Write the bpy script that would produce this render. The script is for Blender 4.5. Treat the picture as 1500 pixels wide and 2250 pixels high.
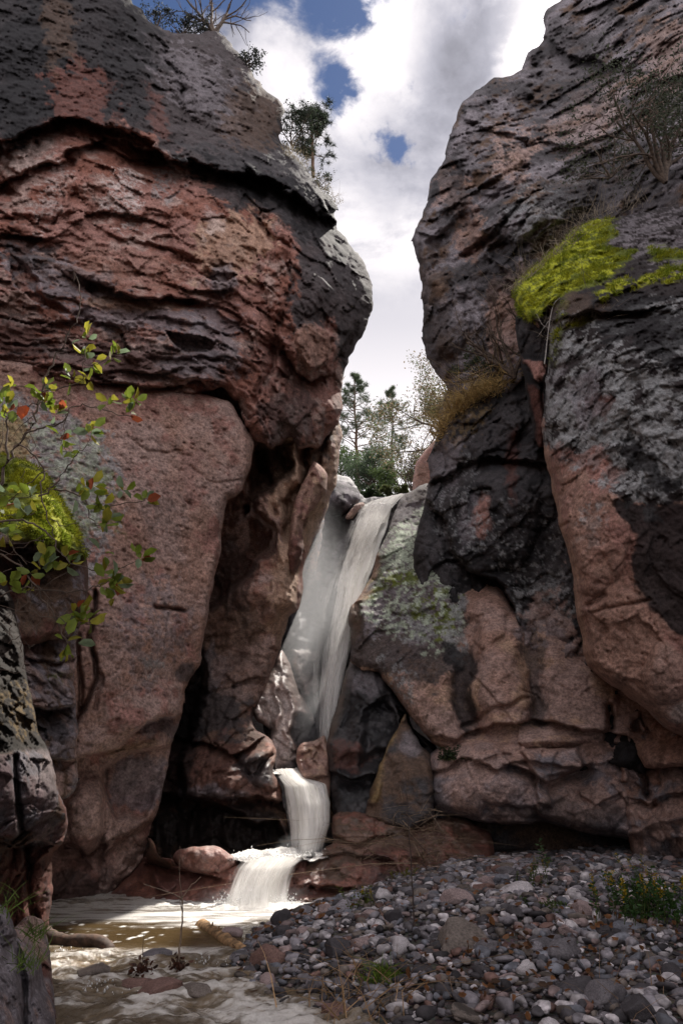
import bpy, math, random
import numpy as np
from mathutils import Vector, Matrix
random.seed(7); rng = np.random.default_rng(7)
for o in list(bpy.data.objects): bpy.data.objects.remove(o)
scene = bpy.context.scene
COL = scene.collection

# ------------------------------------------------------------------ camera
F = 1500.0; PITCH = math.radians(22); CZ = 1.6
cam = bpy.data.cameras.new('camera'); camo = bpy.data.objects.new('camera', cam); COL.objects.link(camo)
cam.sensor_fit = 'VERTICAL'; cam.sensor_height = 36; cam.lens = 24; cam.clip_end = 2000; cam.clip_start = 0.05
camo.location = (0, 0, CZ); camo.rotation_euler = (math.pi/2 + PITCH, 0, 0)
scene.camera = camo
cp, sp = math.cos(PITCH), math.sin(PITCH)

def rays(px, py):
    x = (np.asarray(px, float)-750)/F; y = (1125-np.asarray(py, float))/F
    return np.stack([x, cp-y*sp, sp+y*cp], -1)
def at(px, py, Y):
    d = rays(px, py); k = np.asarray(Y, float)/d[..., 1]
    return np.array([0, 0, CZ])+d*k[..., None]
def V(px, py, Y): return Vector(at(px, py, Y))
def wy(py, z=0.0):
    """distance at which the ray of this picture row meets height z"""
    d = rays(750, py); return (z-CZ)/d[2]*d[1]

# ------------------------------------------------------------------ light
sg = Vector(rays(1192, 78)).normalized()              # brightest cloud, at the rim of the right wall
sv = Vector(rays(1184, 74)).normalized()
SUN_EL = math.asin(sv.z); SUN_AZ = math.atan2(sv.x, sv.y)
sl = bpy.data.lights.new('sun', 'SUN'); slo = bpy.data.objects.new('sun', sl); COL.objects.link(slo)
sl.energy = 5.0; sl.angle = math.radians(1.2); sl.color = (1.0, 0.94, 0.86)
slo.rotation_euler = sv.to_track_quat('Z', 'Y').to_euler(); slo.location = (30, 60, 90)
scene.view_settings.view_transform = 'Standard'; scene.view_settings.look = 'None'
scene.view_settings.exposure = 0.66; scene.view_settings.gamma = 1.0

class NT:
    """tiny node helper"""
    def __init__(s, tree): s.t = tree; s.n = tree.nodes; s.l = tree.links
    def new(s, typ, ins=None, **kw):
        n = s.n.new(typ)
        for k, v in kw.items(): setattr(n, k, v)
        for k, v in (ins or {}).items(): s.put(n.inputs[k], v)
        return n
    def put(s, sock, v):
        if isinstance(v, bpy.types.NodeSocket): s.l.new(v, sock)
        elif isinstance(v, bpy.types.Node): s.l.new(v.outputs[0], sock)
        else:
            if isinstance(v, (tuple, list)) and len(v) == 3 and sock.type == 'RGBA': v = (*v, 1)
            sock.default_value = v
    def m(s, op, a, b=0.0, c=None, clamp=False):
        n = s.new('ShaderNodeMath', operation=op); n.use_clamp = clamp
        s.put(n.inputs[0], a); s.put(n.inputs[1], b)
        if c is not None: s.put(n.inputs[2], c)
        return n.outputs[0]
    def vm(s, op, a, b=(0, 0, 0), out=0):
        n = s.new('ShaderNodeVectorMath', operation=op); s.put(n.inputs[0], a); s.put(n.inputs[1], b); return n.outputs[out]
    def ss(s, v, a, b, lo=0.0, hi=1.0):
        n = s.new('ShaderNodeMapRange', interpolation_type='SMOOTHSTEP')
        s.put(n.inputs[0], v); n.inputs[1].default_value = a; n.inputs[2].default_value = b
        n.inputs[3].default_value = lo; n.inputs[4].default_value = hi; return n.outputs[0]
    def noise(s, vec, scale, detail=6, rough=.55, dist=0.0):
        return s.new('ShaderNodeTexNoise', {'Vector': vec, 'Scale': scale, 'Detail': detail, 'Roughness': rough, 'Distortion': dist})
    def mix(s, fac, a, b, typ='MIX'):
        n = s.new('ShaderNodeMix', data_type='RGBA', blend_type=typ)
        s.put(n.inputs[0], fac); s.put(n.inputs[6], a); s.put(n.inputs[7], b); return n.outputs[2]

world = bpy.data.worlds.new('World'); scene.world = world; world.use_nodes = True
w = NT(world.node_tree); w.n.clear()
geo = w.new('ShaderNodeTexCoord').outputs['Generated']
sky = w.new('ShaderNodeTexSky', sky_type='NISHITA', sun_disc=False, sun_elevation=SUN_EL, sun_rotation=SUN_AZ, dust_density=0.15, ozone_density=1.6)
sep = w.new('ShaderNodeSeparateXYZ', {0: geo})
zz = w.m('ADD', w.m('MAXIMUM', sep.outputs[2], 0.0), 0.22)
pl = w.new('ShaderNodeCombineXYZ', {0: w.m('DIVIDE', sep.outputs[0], zz), 1: w.m('DIVIDE', sep.outputs[1], zz), 2: 0.0}).outputs[0]
n1 = w.noise(pl, 3.4, 9, .58, .25); n2 = w.noise(pl, 1.5, 3, .5); n3 = w.noise(w.vm('ADD', pl, (3.1, 1.7, 5)), 6.5, 7, .6, .3)
def pdir(px, py):
    d = Vector(rays(px, py)).normalized(); z = max(d.z, 0)+.22; return (d.x/z, d.y/z, 0)
wob = w.vm('SCALE', w.vm('SUBTRACT', n3.outputs['Color'], (.5, .5, .5)), (0, 0, 0)); wob.node.inputs['Scale'].default_value = .10
plw = w.vm('ADD', pl, wob)
blue = None
for (bx, by, br, amt) in [(728, 0, .08, .8), (735, 200, .085, .62), (828, 290, .075, .62), (905, 178, .05, .5), (785, 240, .06, .5), (1005, 40, .04, .40), (700, -140, .14, .8), (300, -500, .3, .6)]:
    dd = w.vm('DISTANCE', plw, pdir(bx, by), out=1)
    v = w.ss(dd, br*1.35, 0.0, 0, amt*1.15)
    blue = v if blue is None else w.m('MAXIMUM', blue, v)
gap = w.ss(w.m('ADD', w.m('SUBTRACT', blue, .40), w.m('ADD', w.m('MULTIPLY', w.m('SUBTRACT', .5, n1.outputs[0]), 1.1), w.m('MULTIPLY', w.m('SUBTRACT', .5, n3.outputs[0]), 2.3))), 0.0, .30)
sund = w.m('MAXIMUM', w.vm('DOT_PRODUCT', geo, tuple(sg), out=1), 0.0)
glow = w.m('POWER', sund, 50.0); glow2 = w.m('POWER', sund, 900.0)
shade = w.ss(w.m('ADD', w.m('MULTIPLY', n2.outputs[0], .75), w.m('MULTIPLY', n1.outputs[0], .5)), .47, .70, .40, 1.0)
shade = w.m('MULTIPLY', shade, w.ss(w.m('ADD', w.m('MULTIPLY', n3.outputs[0], .6), w.m('MULTIPLY', n1.outputs[0], .4)), .40, .58, .56, 1.20))
# smooth grey stratus bank low in the gap, dark cloud under the bright heap
lowb = w.ss(sep.outputs[2], .74, .60)
shade = w.m('ADD', w.m('MULTIPLY', shade, w.m('SUBTRACT', 1.0, lowb)), w.m('MULTIPLY', lowb, w.ss(sep.outputs[2], .72, .36, .55, 1.12)))
shade = w.m('ADD', shade, w.m('ADD', w.m('MULTIPLY', glow, .05), w.m('MULTIPLY', glow2, 1.6)))
shade = w.m('MULTIPLY', shade, w.ss(sep.outputs[1], -.35, .55, 1.2, 1.0))
dark = None
for (bx, by, br, amt) in [(1080, 110, .11, .40), (890, 345, .12, .26), (960, 290, .07, .22), (620, 120, .10, .14), (560, 40, .08, .16), (1130, 40, .08, .34)]:
    v = w.ss(w.vm('DISTANCE', plw, pdir(bx, by), out=1), br*1.3, br*.2, 0, amt); dark = v if dark is None else w.m('MAXIMUM', dark, v)
dark = w.m('MULTIPLY', dark, w.ss(n3.outputs[0], .38, .58, .1, 1.5))
shade = w.m('MULTIPLY', shade, w.m('SUBTRACT', 1.0, dark))
cloudc = w.mix(w.ss(shade, .4, .9), (.88, .87, 1.0, 1), (1.0, .955, .985, 1))
cloud = w.new('ShaderNodeBackground', {0: cloudc, 1: w.m('MULTIPLY', shade, .78)})
bg = w.new('ShaderNodeBackground', {0: w.mix(1.0, sky.outputs[0], (.60, .66, .80, 1), 'MULTIPLY'), 1: .062})
mx = w.new('ShaderNodeMixShader', {0: w.m('SUBTRACT', 1.0, w.m('MULTIPLY', gap, w.m('SUBTRACT', 1.0, lowb)), clamp=True), 1: bg.outputs[0], 2: cloud.outputs[0]})
w.new('ShaderNodeOutputWorld', {0: mx.outputs[0]})

# ------------------------------------------------------------------ numpy noise
def _h(ix, iy, iz, s):
    h = (ix*np.int64(374761393)+iy*np.int64(668265263)+iz*np.int64(2147483647)+np.int64(s*974634777+12345)) & 0xffffffff
    h = ((h ^ (h >> 13))*1274126177) & 0xffffffff
    h = ((h ^ (h >> 16))*2246822519) & 0xffffffff
    return ((h ^ (h >> 15)) & 0xffffff)/float(0xffffff)
def vn(p, s=0):
    i = np.floor(p).astype(np.int64); f = p-i; u = f*f*f*(f*(f*6-15)+10); r = 0
    for a in (0, 1):
        for b in (0, 1):
            for c in (0, 1):
                r = r+_h(i[:, 0]+a, i[:, 1]+b, i[:, 2]+c, s)*(u[:, 0] if a else 1-u[:, 0])*(u[:, 1] if b else 1-u[:, 1])*(u[:, 2] if c else 1-u[:, 2])
    return r
def fbm(p, o=4, s=0, g=.5):
    r = 0; a = 1; t = 0
    for k in range(o): r = r+a*vn(p*(2.03**k)+k*7.3, s+k); t += a; a *= g
    return r/t
def ridge(p, o=4, s=0):
    r = 0; a = 1; t = 0
    for k in range(o): r = r+a*(1-np.abs(2*vn(p*(2.03**k)+k*3.1, s+k)-1)); t += a; a *= .5
    return r/t
def worley(p, s=0, jit=.9):
    i = np.floor(p).astype(np.int64); n = len(p)
    F1 = np.full(n, 9.); F2 = np.full(n, 9.); C = np.zeros((n, 3), np.int64); S = np.zeros((n, 3))
    for a in (-1, 0, 1):
        for b in (-1, 0, 1):
            for c in (-1, 0, 1):
                j = i+np.array([a, b, c])
                q = j+.5+jit*(np.stack([_h(j[:, 0], j[:, 1], j[:, 2], s+k) for k in range(3)], 1)-.5)
                d = np.linalg.norm(p-q, axis=1); m = d < F1
                F2 = np.where(m, F1, np.minimum(F2, d)); F1 = np.where(m, d, F1)
                C[m] = j[m]; S[m] = q[m]
    return F1, F2, C, S
def facet(p, s=0, tilt=.6, off=.5, crack=.25, cw=.10):
    F1, F2, C, S = worley(p, s)
    r = [_h(C[:, 0], C[:, 1], C[:, 2], s+20+k)-.5 for k in range(4)]; q = p-S
    return tilt*2*(r[0]*q[:, 0]+r[1]*q[:, 1]+r[2]*q[:, 2])+off*r[3]*2+crack*np.exp(-((F2-F1)/cw)**2)
def sst(a, b, x): t = np.clip((x-a)/(b-a), 0, 1); return t*t*(3-2*t)

# ------------------------------------------------------------------ 2D shapes
def pdist(P, poly, closed=True):
    """distance, nearest point, side sign (positive: right of the walking direction in the picture)"""
    A = np.array(poly, float); B = np.roll(A, -1, 0) if closed else A[1:]; A = A if closed else A[:-1]
    best = np.full(len(P), 1e18); near = np.zeros((len(P), 2)); sgn = np.ones(len(P))
    for a, b in zip(A, B):
        e = b-a; L = e@e
        if L < 1e-9: continue
        t = np.clip(((P-a)@e)/L, 0, 1); q = a+t[:, None]*e; v = P-q; d = (v*v).sum(1); m = d < best
        best[m] = d[m]; near[m] = q[m]; sgn[m] = np.where((e[0]*v[:, 1]-e[1]*v[:, 0])[m] > 0, 1, -1)
    return np.sqrt(best), near, sgn
def inside(P, poly):
    A = np.array(poly, float); r = np.zeros(len(P), bool); x, y = P[:, 0], P[:, 1]
    for (x0, y0), (x1, y1) in zip(A, np.roll(A, -1, 0)):
        if y0 == y1: continue
        c = ((y0 > y) != (y1 > y)) & (x < (x1-x0)*(y-y0)/(y1-y0)+x0); r ^= c
    return r
def sdf(P, poly):
    d, n, s = pdist(P, poly); return np.where(inside(P, poly), d, -d)
def rough(poly, amp=3., seg=6., s=0):
    out = []; A = np.array(poly, float)
    for a, b in zip(A, np.roll(A, -1, 0)):
        n = max(1, int(np.linalg.norm(b-a)/seg)); t = np.arange(n)[:, None]/n; out.append(a+t*(b-a))
    Q = np.concatenate(out)
    # smooth a little, then jitter
    for _ in range(2): Q = .5*Q+.25*(np.roll(Q, 1, 0)+np.roll(Q, -1, 0))
    p = np.stack([Q[:, 0]/34, Q[:, 1]/34, np.full(len(Q), s+.5)], 1)
    return Q+np.stack([(fbm(p, 4, s, .62)-.5), (fbm(p+50, 4, s+9, .62)-.5)], 1)*amp*4
def rbf(ctrl):
    C = np.array(ctrl, float); n = len(C); X = C[:, :2]/500
    K = np.linalg.norm(X[:, None]-X[None], axis=2); P = np.c_[np.ones(n), X]
    M = np.block([[K, P], [P.T, np.zeros((3, 3))]])+1e-9*np.eye(n+3)
    w = np.linalg.solve(M, np.r_[C[:, 2], 0, 0, 0])
    def f(q):
        q = q/500; r = w[n]+q@w[n+1:]
        for i in range(n): r = r+w[i]*np.linalg.norm(q-X[i], axis=1)
        return r
    return f

# ------------------------------------------------------------------ mesh + naming helpers
def mesh_np(name, v, faces, mat, smooth=True):
    me = bpy.data.meshes.new(name); v = np.asarray(v, np.float32); faces = np.asarray(faces, np.int32); k = faces.shape[1]
    me.vertices.add(len(v)); me.vertices.foreach_set('co', v.ravel())
    me.loops.add(faces.size); me.loops.foreach_set('vertex_index', faces.ravel())
    me.polygons.add(len(faces)); me.polygons.foreach_set('loop_start', np.arange(len(faces), dtype=np.int32)*k)
    me.polygons.foreach_set('loop_total', np.full(len(faces), k, np.int32))
    if smooth: me.polygons.foreach_set('use_smooth', np.ones(len(faces), bool))
    me.update(calc_edges=True); me.validate()
    me.materials.append(mat)
    return me
def vcol(me, name, c):
    a = me.color_attributes.new(name, 'FLOAT_COLOR', 'POINT'); c = np.c_[c, np.ones(len(c))].astype(np.float32) if c.shape[1] == 3 else c.astype(np.float32)
    a.data.foreach_set('color', c.ravel())
def link(name, me, parent=None):
    o = bpy.data.objects.new(name, me); COL.objects.link(o)
    if parent: o.parent = parent
    return o
def tag(o, label=None, cat=None, group=None, kind=None):
    if label: o['label'] = label
    if cat: o['category'] = cat
    if group: o['group'] = group
    if kind: o['kind'] = kind
    return o
def empty(name, loc=(0, 0, 0)):
    o = bpy.data.objects.new(name, None); COL.objects.link(o); o.location = loc; return o

def rot_to_outward(me, ref=None): pass

# ------------------------------------------------------------------ materials
def newmat(name):
    m = bpy.data.materials.new(name); m.use_nodes = True; t = NT(m.node_tree); t.n.clear(); return m, t
def rock_mat():
    m, t = newmat('rock')
    at_ = t.new('ShaderNodeAttribute', attribute_name='Col'); pos = t.new('ShaderNodeTexCoord').outputs['Object']
    a = t.noise(pos, 22, 6, .65); b = t.noise(pos, 90, 4, .6); c = t.noise(pos, 5, 5, .6)
    v = t.m('MULTIPLY', t.ss(a.outputs[0], .3, .7, .62, 1.38), t.ss(b.outputs[0], .3, .7, .75, 1.25))
    v = t.m('MULTIPLY', v, t.ss(c.outputs[0], .35, .68, .8, 1.18))
    col = t.vm('SCALE', at_.outputs['Color']); t.put(col.node.inputs['Scale'], v)
    wet = at_.outputs['Alpha']
    hgt = t.m('ADD', t.m('MULTIPLY', a.outputs[0], .6), t.m('MULTIPLY', b.outputs[0], .3))
    bump = t.new('ShaderNodeBump', {'Strength': .55, 'Distance': .03, 'Height': hgt})
    rg = t.m('ADD', t.m('MULTIPLY', wet, .62), t.m('MULTIPLY', t.m('SUBTRACT', a.outputs[0], .5), .3))
    p = t.new('ShaderNodeBsdfPrincipled', {'Base Color': col, 'Roughness': t.m('ADD', rg, .28), 'Normal': bump, 'Specular IOR Level': t.m('SUBTRACT', .62, t.m('MULTIPLY', wet, .4))})
    t.new('ShaderNodeOutputMaterial', {0: p.outputs[0]}); return m
ROCK = rock_mat()
def simple(name, col, rough_=.8, var=.3, scale=30, transl=0.0, spec=.3, attr=False):
    m, t = newmat(name); pos = t.new('ShaderNodeTexCoord').outputs['Object']
    base = t.new('ShaderNodeAttribute', attribute_name='Col').outputs['Color'] if attr else (*col, 1)
    n = t.noise(pos, scale, 4, .6)
    c = t.vm('SCALE', base if attr else col); t.put(c.node.inputs['Scale'], t.ss(n.outputs[0], .3, .7, 1-var, 1+var))
    bump = t.new('ShaderNodeBump', {'Strength': .4, 'Distance': .01, 'Height': n.outputs[0]})
    p = t.new('ShaderNodeBsdfPrincipled', {'Base Color': c, 'Roughness': rough_, 'Specular IOR Level': spec, 'Normal': bump})
    out = p.outputs[0]
    if transl > 0:
        tr = t.new('ShaderNodeBsdfTranslucent', {0: c}); out = t.new('ShaderNodeMixShader', {0: transl, 1: out, 2: tr.outputs[0]}).outputs[0]
    t.new('ShaderNodeOutputMaterial', {0: out}); return m
BARK = simple('bark', (.10, .075, .06), .9, .45, 14)
PINEBARK = simple('pine_bark', (.16, .10, .07), .9, .4, 9)
NEEDLE = simple('needles', (.045, .07, .03), .6, .35, 8, .3, attr=True)
LEAF = simple('leaf', (.1, .2, .03), .6, .22, 22, .5, .5, attr=True)
GRASS = simple('dry_stem', (.3, .22, .13), .8, .3, 20, .25, attr=True)
STONE = simple('stone', (.2, .2, .2), .75, .35, 16, 0, .35, attr=True)
WOOD = simple('wood', (.2, .12, .07), .75, .4, 20, 0, .4, attr=True)

# colours (linear albedo)
C = dict(red=(.215, .095, .070), red2=(.29, .155, .13), pink=(.34, .235, .205), grey=(.19, .17, .185), dgrey=(.055, .050, .053), black=(.018, .017, .019),
         tan=(.40, .265, .19), tan2=(.31, .19, .15), white=(.47, .41, .39), pale=(.42, .34, .31), lichen=(.36, .41, .32), lgrey=(.27, .275, .28), moss=(.34, .36, .02), moss2=(.10, .12, .015),
         brown=(.11, .07, .05), wet=(.13, .06, .045), maroon=(.12, .052, .042), gold=(.30, .2, .08))

def shape_w(P, sh, soft):
    if sh[0] == 'e':
        _, cx, cy, rx, ry, *r = sh; a = math.radians(r[0] if r else 0); dx = P[:, 0]-cx; dy = P[:, 1]-cy
        u = (dx*math.cos(a)+dy*math.sin(a))/rx; v = (-dx*math.sin(a)+dy*math.cos(a))/ry
        return (1-np.sqrt(u*u+v*v))*min(rx, ry)
    if sh[0] == 'p': return sdf(P, sh[1])
    if sh[0] == 'l': return sh[2]-pdist(P, sh[1], False)[0]

def rock(name, poly, ctrl, feats=(), disp=(), base=('red', 'red2', 'pink'), cs=1.2, patches=(), edge=(40, .5), thick=3.0, step=3.0, ra=3.0, seed=0,
         wet=0.0, label=None, cat=None, kind=None, group=None, warp=7.0, parent=None, rings=True, pits=0.0, ang=1.0):
    pr = rough(poly, ra, 6, seed)
    x0, y0 = pr.min(0)-step; x1, y1 = pr.max(0)+step
    def lines(a, b, lo, hi):
        f = np.arange(max(a, lo), min(b, hi)+step, step)
        l = np.arange(a, lo, 14.) if a < lo else np.array([]); h = np.arange(hi+step+8, b+14, 14.) if b > hi else np.array([])
        return np.unique(np.concatenate([l, f, h]))
    xs = lines(x0, x1, -20, 1520); ys = lines(y0, y1, -20, 2270)
    nx, ny = len(xs), len(ys); gx, gy = np.meshgrid(xs, ys); P = np.stack([gx.ravel(), gy.ravel()], 1)
    # slight jitter hides the grid
    ins = inside(P, pr); idx = np.arange(nx*ny).reshape(ny, nx)
    q = np.stack([idx[:-1, :-1], idx[1:, :-1], idx[1:, 1:], idx[:-1, 1:]], -1).reshape(-1, 4)
    q = q[ins[q].any(1)]; used = np.unique(q); remap = np.full(nx*ny, -1); remap[used] = np.arange(len(used)); q = remap[q]
    P = P[used]; io = ins[used]
    d = np.zeros(len(P)); near = P.copy()
    dd, nn, _ = pdist(P, pr); d = np.where(io, dd, 0); P[~io] = nn[~io]
    Y = rbf(ctrl)(P)
    W = at(P[:, 0], P[:, 1], Y)                         # world position of the smooth form
    wp = np.stack([fbm(W*1.3, 3, seed+1), fbm(W*1.3+31, 3, seed+2)], 1)-.5
    wp2 = np.stack([fbm(W*6, 2, seed+3), fbm(W*6+31, 2, seed+4)], 1)-.5
    Q = P+wp*warp*5+wp2*warp*1.2                          # warped picture coordinates for features
    ew, eR = edge
    t = np.clip(1-d/ew, 0, 1); Y = Y+eR*(1-np.sqrt(np.clip(1-t*t, 0, 1)))
    for f in feats:
        k = f[0]
        pts = np.array(f[1], float) if k in ('crack', 'ledge', 'push', 'ridge') else None
        if k in ('crack', 'ridge'):
            _, _, wd, D = f; m = ((Q > pts.min(0)-wd*4) & (Q < pts.max(0)+wd*4)).all(1)
            dist, _, _ = pdist(Q[m], pts, False); g = np.exp(-(dist/wd)**2); Y[m] += (D if k == 'crack' else -D)*g
        elif k == 'ledge':                                # recess on the right-hand side of the line, returning over 'fall' pixels
            _, _, fall, D = f; m = ((Q > pts.min(0)-fall*4) & (Q < pts.max(0)+fall*4)).all(1)
            dist, _, s = pdist(Q[m], pts, False); s = dist*s
            Y[m] += D*sst(-3, 4, s)*np.exp(-(np.maximum(s, 0)/fall)**1.5)-.35*abs(D)*np.exp(-(np.minimum(s, 0)/(fall*.8))**2)*(s < 0)*(D > 0)
        elif k == 'push':                                 # a polygon pushed back (or out) with soft sides
            _, _, soft, D = f; m = ((Q > pts.min(0)-soft-2) & (Q < pts.max(0)+soft+2)).all(1)
            Y[m] += D*sst(-soft*.3, soft*.7, sdf(Q[m], pts))
        elif k == 'bulge':
            _, cx, cy, rx, ry, rt, D = f; a = math.radians(rt); dx = Q[:, 0]-cx; dy = Q[:, 1]-cy
            u = (dx*math.cos(a)+dy*math.sin(a))/rx; v = (-dx*math.sin(a)+dy*math.cos(a))/ry
            Y -= D*np.sqrt(np.clip(1-(u*u+v*v), 0, 1)) if D > 0 else D*np.exp(-(u*u+v*v)*2)
    for k, dsp in enumerate(disp):
        kind_, amp, sc, *rest = dsp; opt = rest[0] if rest else {}
        sc = np.array(sc if isinstance(sc, tuple) else (sc, sc, sc), float); s = seed+11*k
        wv = W
        if 'rot' in opt:                                  # tilt the layers (degrees, in the picture plane)
            a = math.radians(opt['rot']); wv = W.copy(); wv[:, 0] = W[:, 0]*math.cos(a)+W[:, 2]*math.sin(a); wv[:, 2] = -W[:, 0]*math.sin(a)+W[:, 2]*math.cos(a)
        wv = wv+(np.stack([fbm(W*.9, 2, s+5), fbm(W*.9+9, 2, s+6), fbm(W*.9+19, 2, s+7)], 1)-.5)*opt.get('warp', .5)
        p = wv/sc; mk = 1.0
        if 'mask' in opt: mk = sst(-opt.get('soft', 20), opt.get('soft', 20), shape_w(Q, opt['mask'], 0))
        if 'not' in opt: mk = mk*(1-sst(-opt.get('soft', 20), opt.get('soft', 20), shape_w(Q, opt['not'], 0)))
        if kind_ == 'fbm': Y += amp*mk*(fbm(p, opt.get('o', 5), s, opt.get('g', .5))-.5)*2
        elif kind_ == 'ridge': Y += amp*mk*(.6-ridge(p, 4, s))*2
        elif kind_ == 'facet': Y += amp*mk*facet(p, s, opt.get('tilt', .6), opt.get('off', .5), opt.get('crack', .3), opt.get('cw', .09))
        elif kind_ == 'pits':
            F1, F2, Cc, S = worley(p, s); r = _h(Cc[:, 0], Cc[:, 1], Cc[:, 2], s+3); on = r > opt.get('thr', .5)
            Y += amp*mk*on*(.4+r)*np.exp(-(F1/.28)**2)
        elif kind_ == 'strata':
            z = p[:, 2]+.6*(fbm(W*.8, 3, s)-.5); kz = np.floor(z); fz = z-kz
            r = _h(kz.astype(np.int64), np.floor(p[:, 0]+.7*kz).astype(np.int64)*0, kz.astype(np.int64)*0, s)
            Y += amp*mk*((.5-r)*1.2+(1-fz)**3*.8-.2)
    if ang:                                               # crisp fractures over everything
        Wk = W+(np.stack([fbm(W*1.1, 2, seed+81), fbm(W*1.1+9, 2, seed+82), fbm(W*1.1+19, 2, seed+83)], 1)-.5)*.5
        Y += ang*(.075*facet(Wk/.52, seed+84, 1.2, .22, .0)+.030*facet(Wk/.2, seed+86, 1.2, .25, .10, .06))
    W = at(P[:, 0], P[:, 1], Y)
    # colour
    cc = [np.array(C[b] if isinstance(b, str) else b) for b in base]
    n1 = fbm(W/cs, 5, seed+40, .6); n2 = fbm(W/cs*2.3+7, 5, seed+50, .6); n3 = fbm(W*9, 4, seed+60, .6)
    a = sst(.38, .62, n1)[:, None]; b = sst(.52, .68, n2)[:, None]
    col = cc[0]*(1-a)+cc[1]*a; col = col*(1-b)+cc[2]*b
    wetv = np.full(len(W), 1.0-wet)
    for pt in patches:
        sh, c, st = pt[:3]; o = pt[3] if len(pt) > 3 else {}
        soft = o.get('soft', 12); amt = o.get('amt', 30); ns = o.get('ns', .35); sd = seed+int(abs(hash(str(sh))) if False else sum(map(ord, str(sh))) % 97)
        Ws = W*np.array([o.get('sx', 1), 1, o.get('sz', 1)])
        g = shape_w(Q, sh, soft)+(fbm(Ws/ns, 5, sd, .6)-.5)*2*amt*1.6
        wgt = sst(-soft*.5, soft*.5, g)*st
        if 'spk' in o: sc_, th = o['spk']; wgt = wgt*sst(th-.035, th+.035, fbm(Ws*sc_, 4, sd+5, .62))
        c = np.array(C[c] if isinstance(c, str) else c)
        vv = (.75+.5*fbm(W*7, 3, sd+8))[:, None] if not isinstance(c, float) else 1
        col = col*(1-wgt[:, None])+c*vv*wgt[:, None]
        if 'wet' in o: wetv = wetv*(1-wgt)+(1-o['wet'])*wgt
    if pits:                                              # shade of small holes painted as dark spots on the pumice-like rock
        F1, F2, Cc, S = worley(W*np.array([9., 9, 15]), seed+70); r = _h(Cc[:, 0], Cc[:, 1], Cc[:, 2], seed+3)
        col = col*(1-pits*(np.exp(-(F1/.3)**2)*(r > .5))[:, None])
    col = np.clip(col*(.82+.36*n3)[:, None], .004, .8)
    # back: rings behind the outline
    verts = [W]; faces = [q]; cols = [np.c_[col, wetv]]
    if rings:
        e = np.concatenate([q[:, [0, 1]], q[:, [1, 2]], q[:, [2, 3]], q[:, [3, 0]]]); key = np.sort(e, 1); key = key[:, 0].astype(np.int64)*len(P)+key[:, 1]
        u, inv, cnt = np.unique(key, return_inverse=True, return_counts=True); be = e[cnt[inv] == 1]
        bv = np.unique(be); acc = np.zeros((len(P), 2)); n = np.zeros(len(P))
        mid = P[q].mean(1)
        for k in range(4): np.add.at(acc, q[:, k], mid); np.add.at(n, q[:, k], 1)
        inw = acc/np.maximum(n, 1)[:, None]-P; L = np.linalg.norm(inw, axis=1); inw = inw/np.maximum(L, 1e-6)[:, None]; inw[L < .3] = 0
        prev = np.full(len(P), -1); prev[bv] = bv; off = len(P)
        for (ip, dy) in ((1.0, .12), (3.0, .5), (8.0, 1.3), (14.0, thick)):
            pp = P[bv]+inw[bv]*ip; nz = (fbm(W[bv]*2.0, 3, seed+77)-.5)*.5*min(1, dy)
            wv = at(pp[:, 0], pp[:, 1], Y[bv]+dy*(1+nz)); cur = np.full(len(P), -1); cur[bv] = off+np.arange(len(bv)); off += len(bv)
            verts.append(wv); cols.append(np.c_[col[bv], wetv[bv]])
            faces.append(np.stack([be[:, 1]*0+prev[be[:, 1]], prev[be[:, 0]], cur[be[:, 0]], cur[be[:, 1]]], 1)); prev = cur
    v = np.concatenate(verts); f = np.concatenate(faces)
    me = mesh_np(name, v, f, ROCK); vcol(me, 'Col', np.concatenate(cols))
    o = link(name, me, parent); return tag(o, label, cat, group, kind)


# ================================================================== THE ROCK WALLS (terrain)
STEP = 3.0
DET = [('fbm', .05, .5), ('ridge', .03, .22), ('fbm', .022, .09), ('fbm', .008, .03)]
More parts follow.
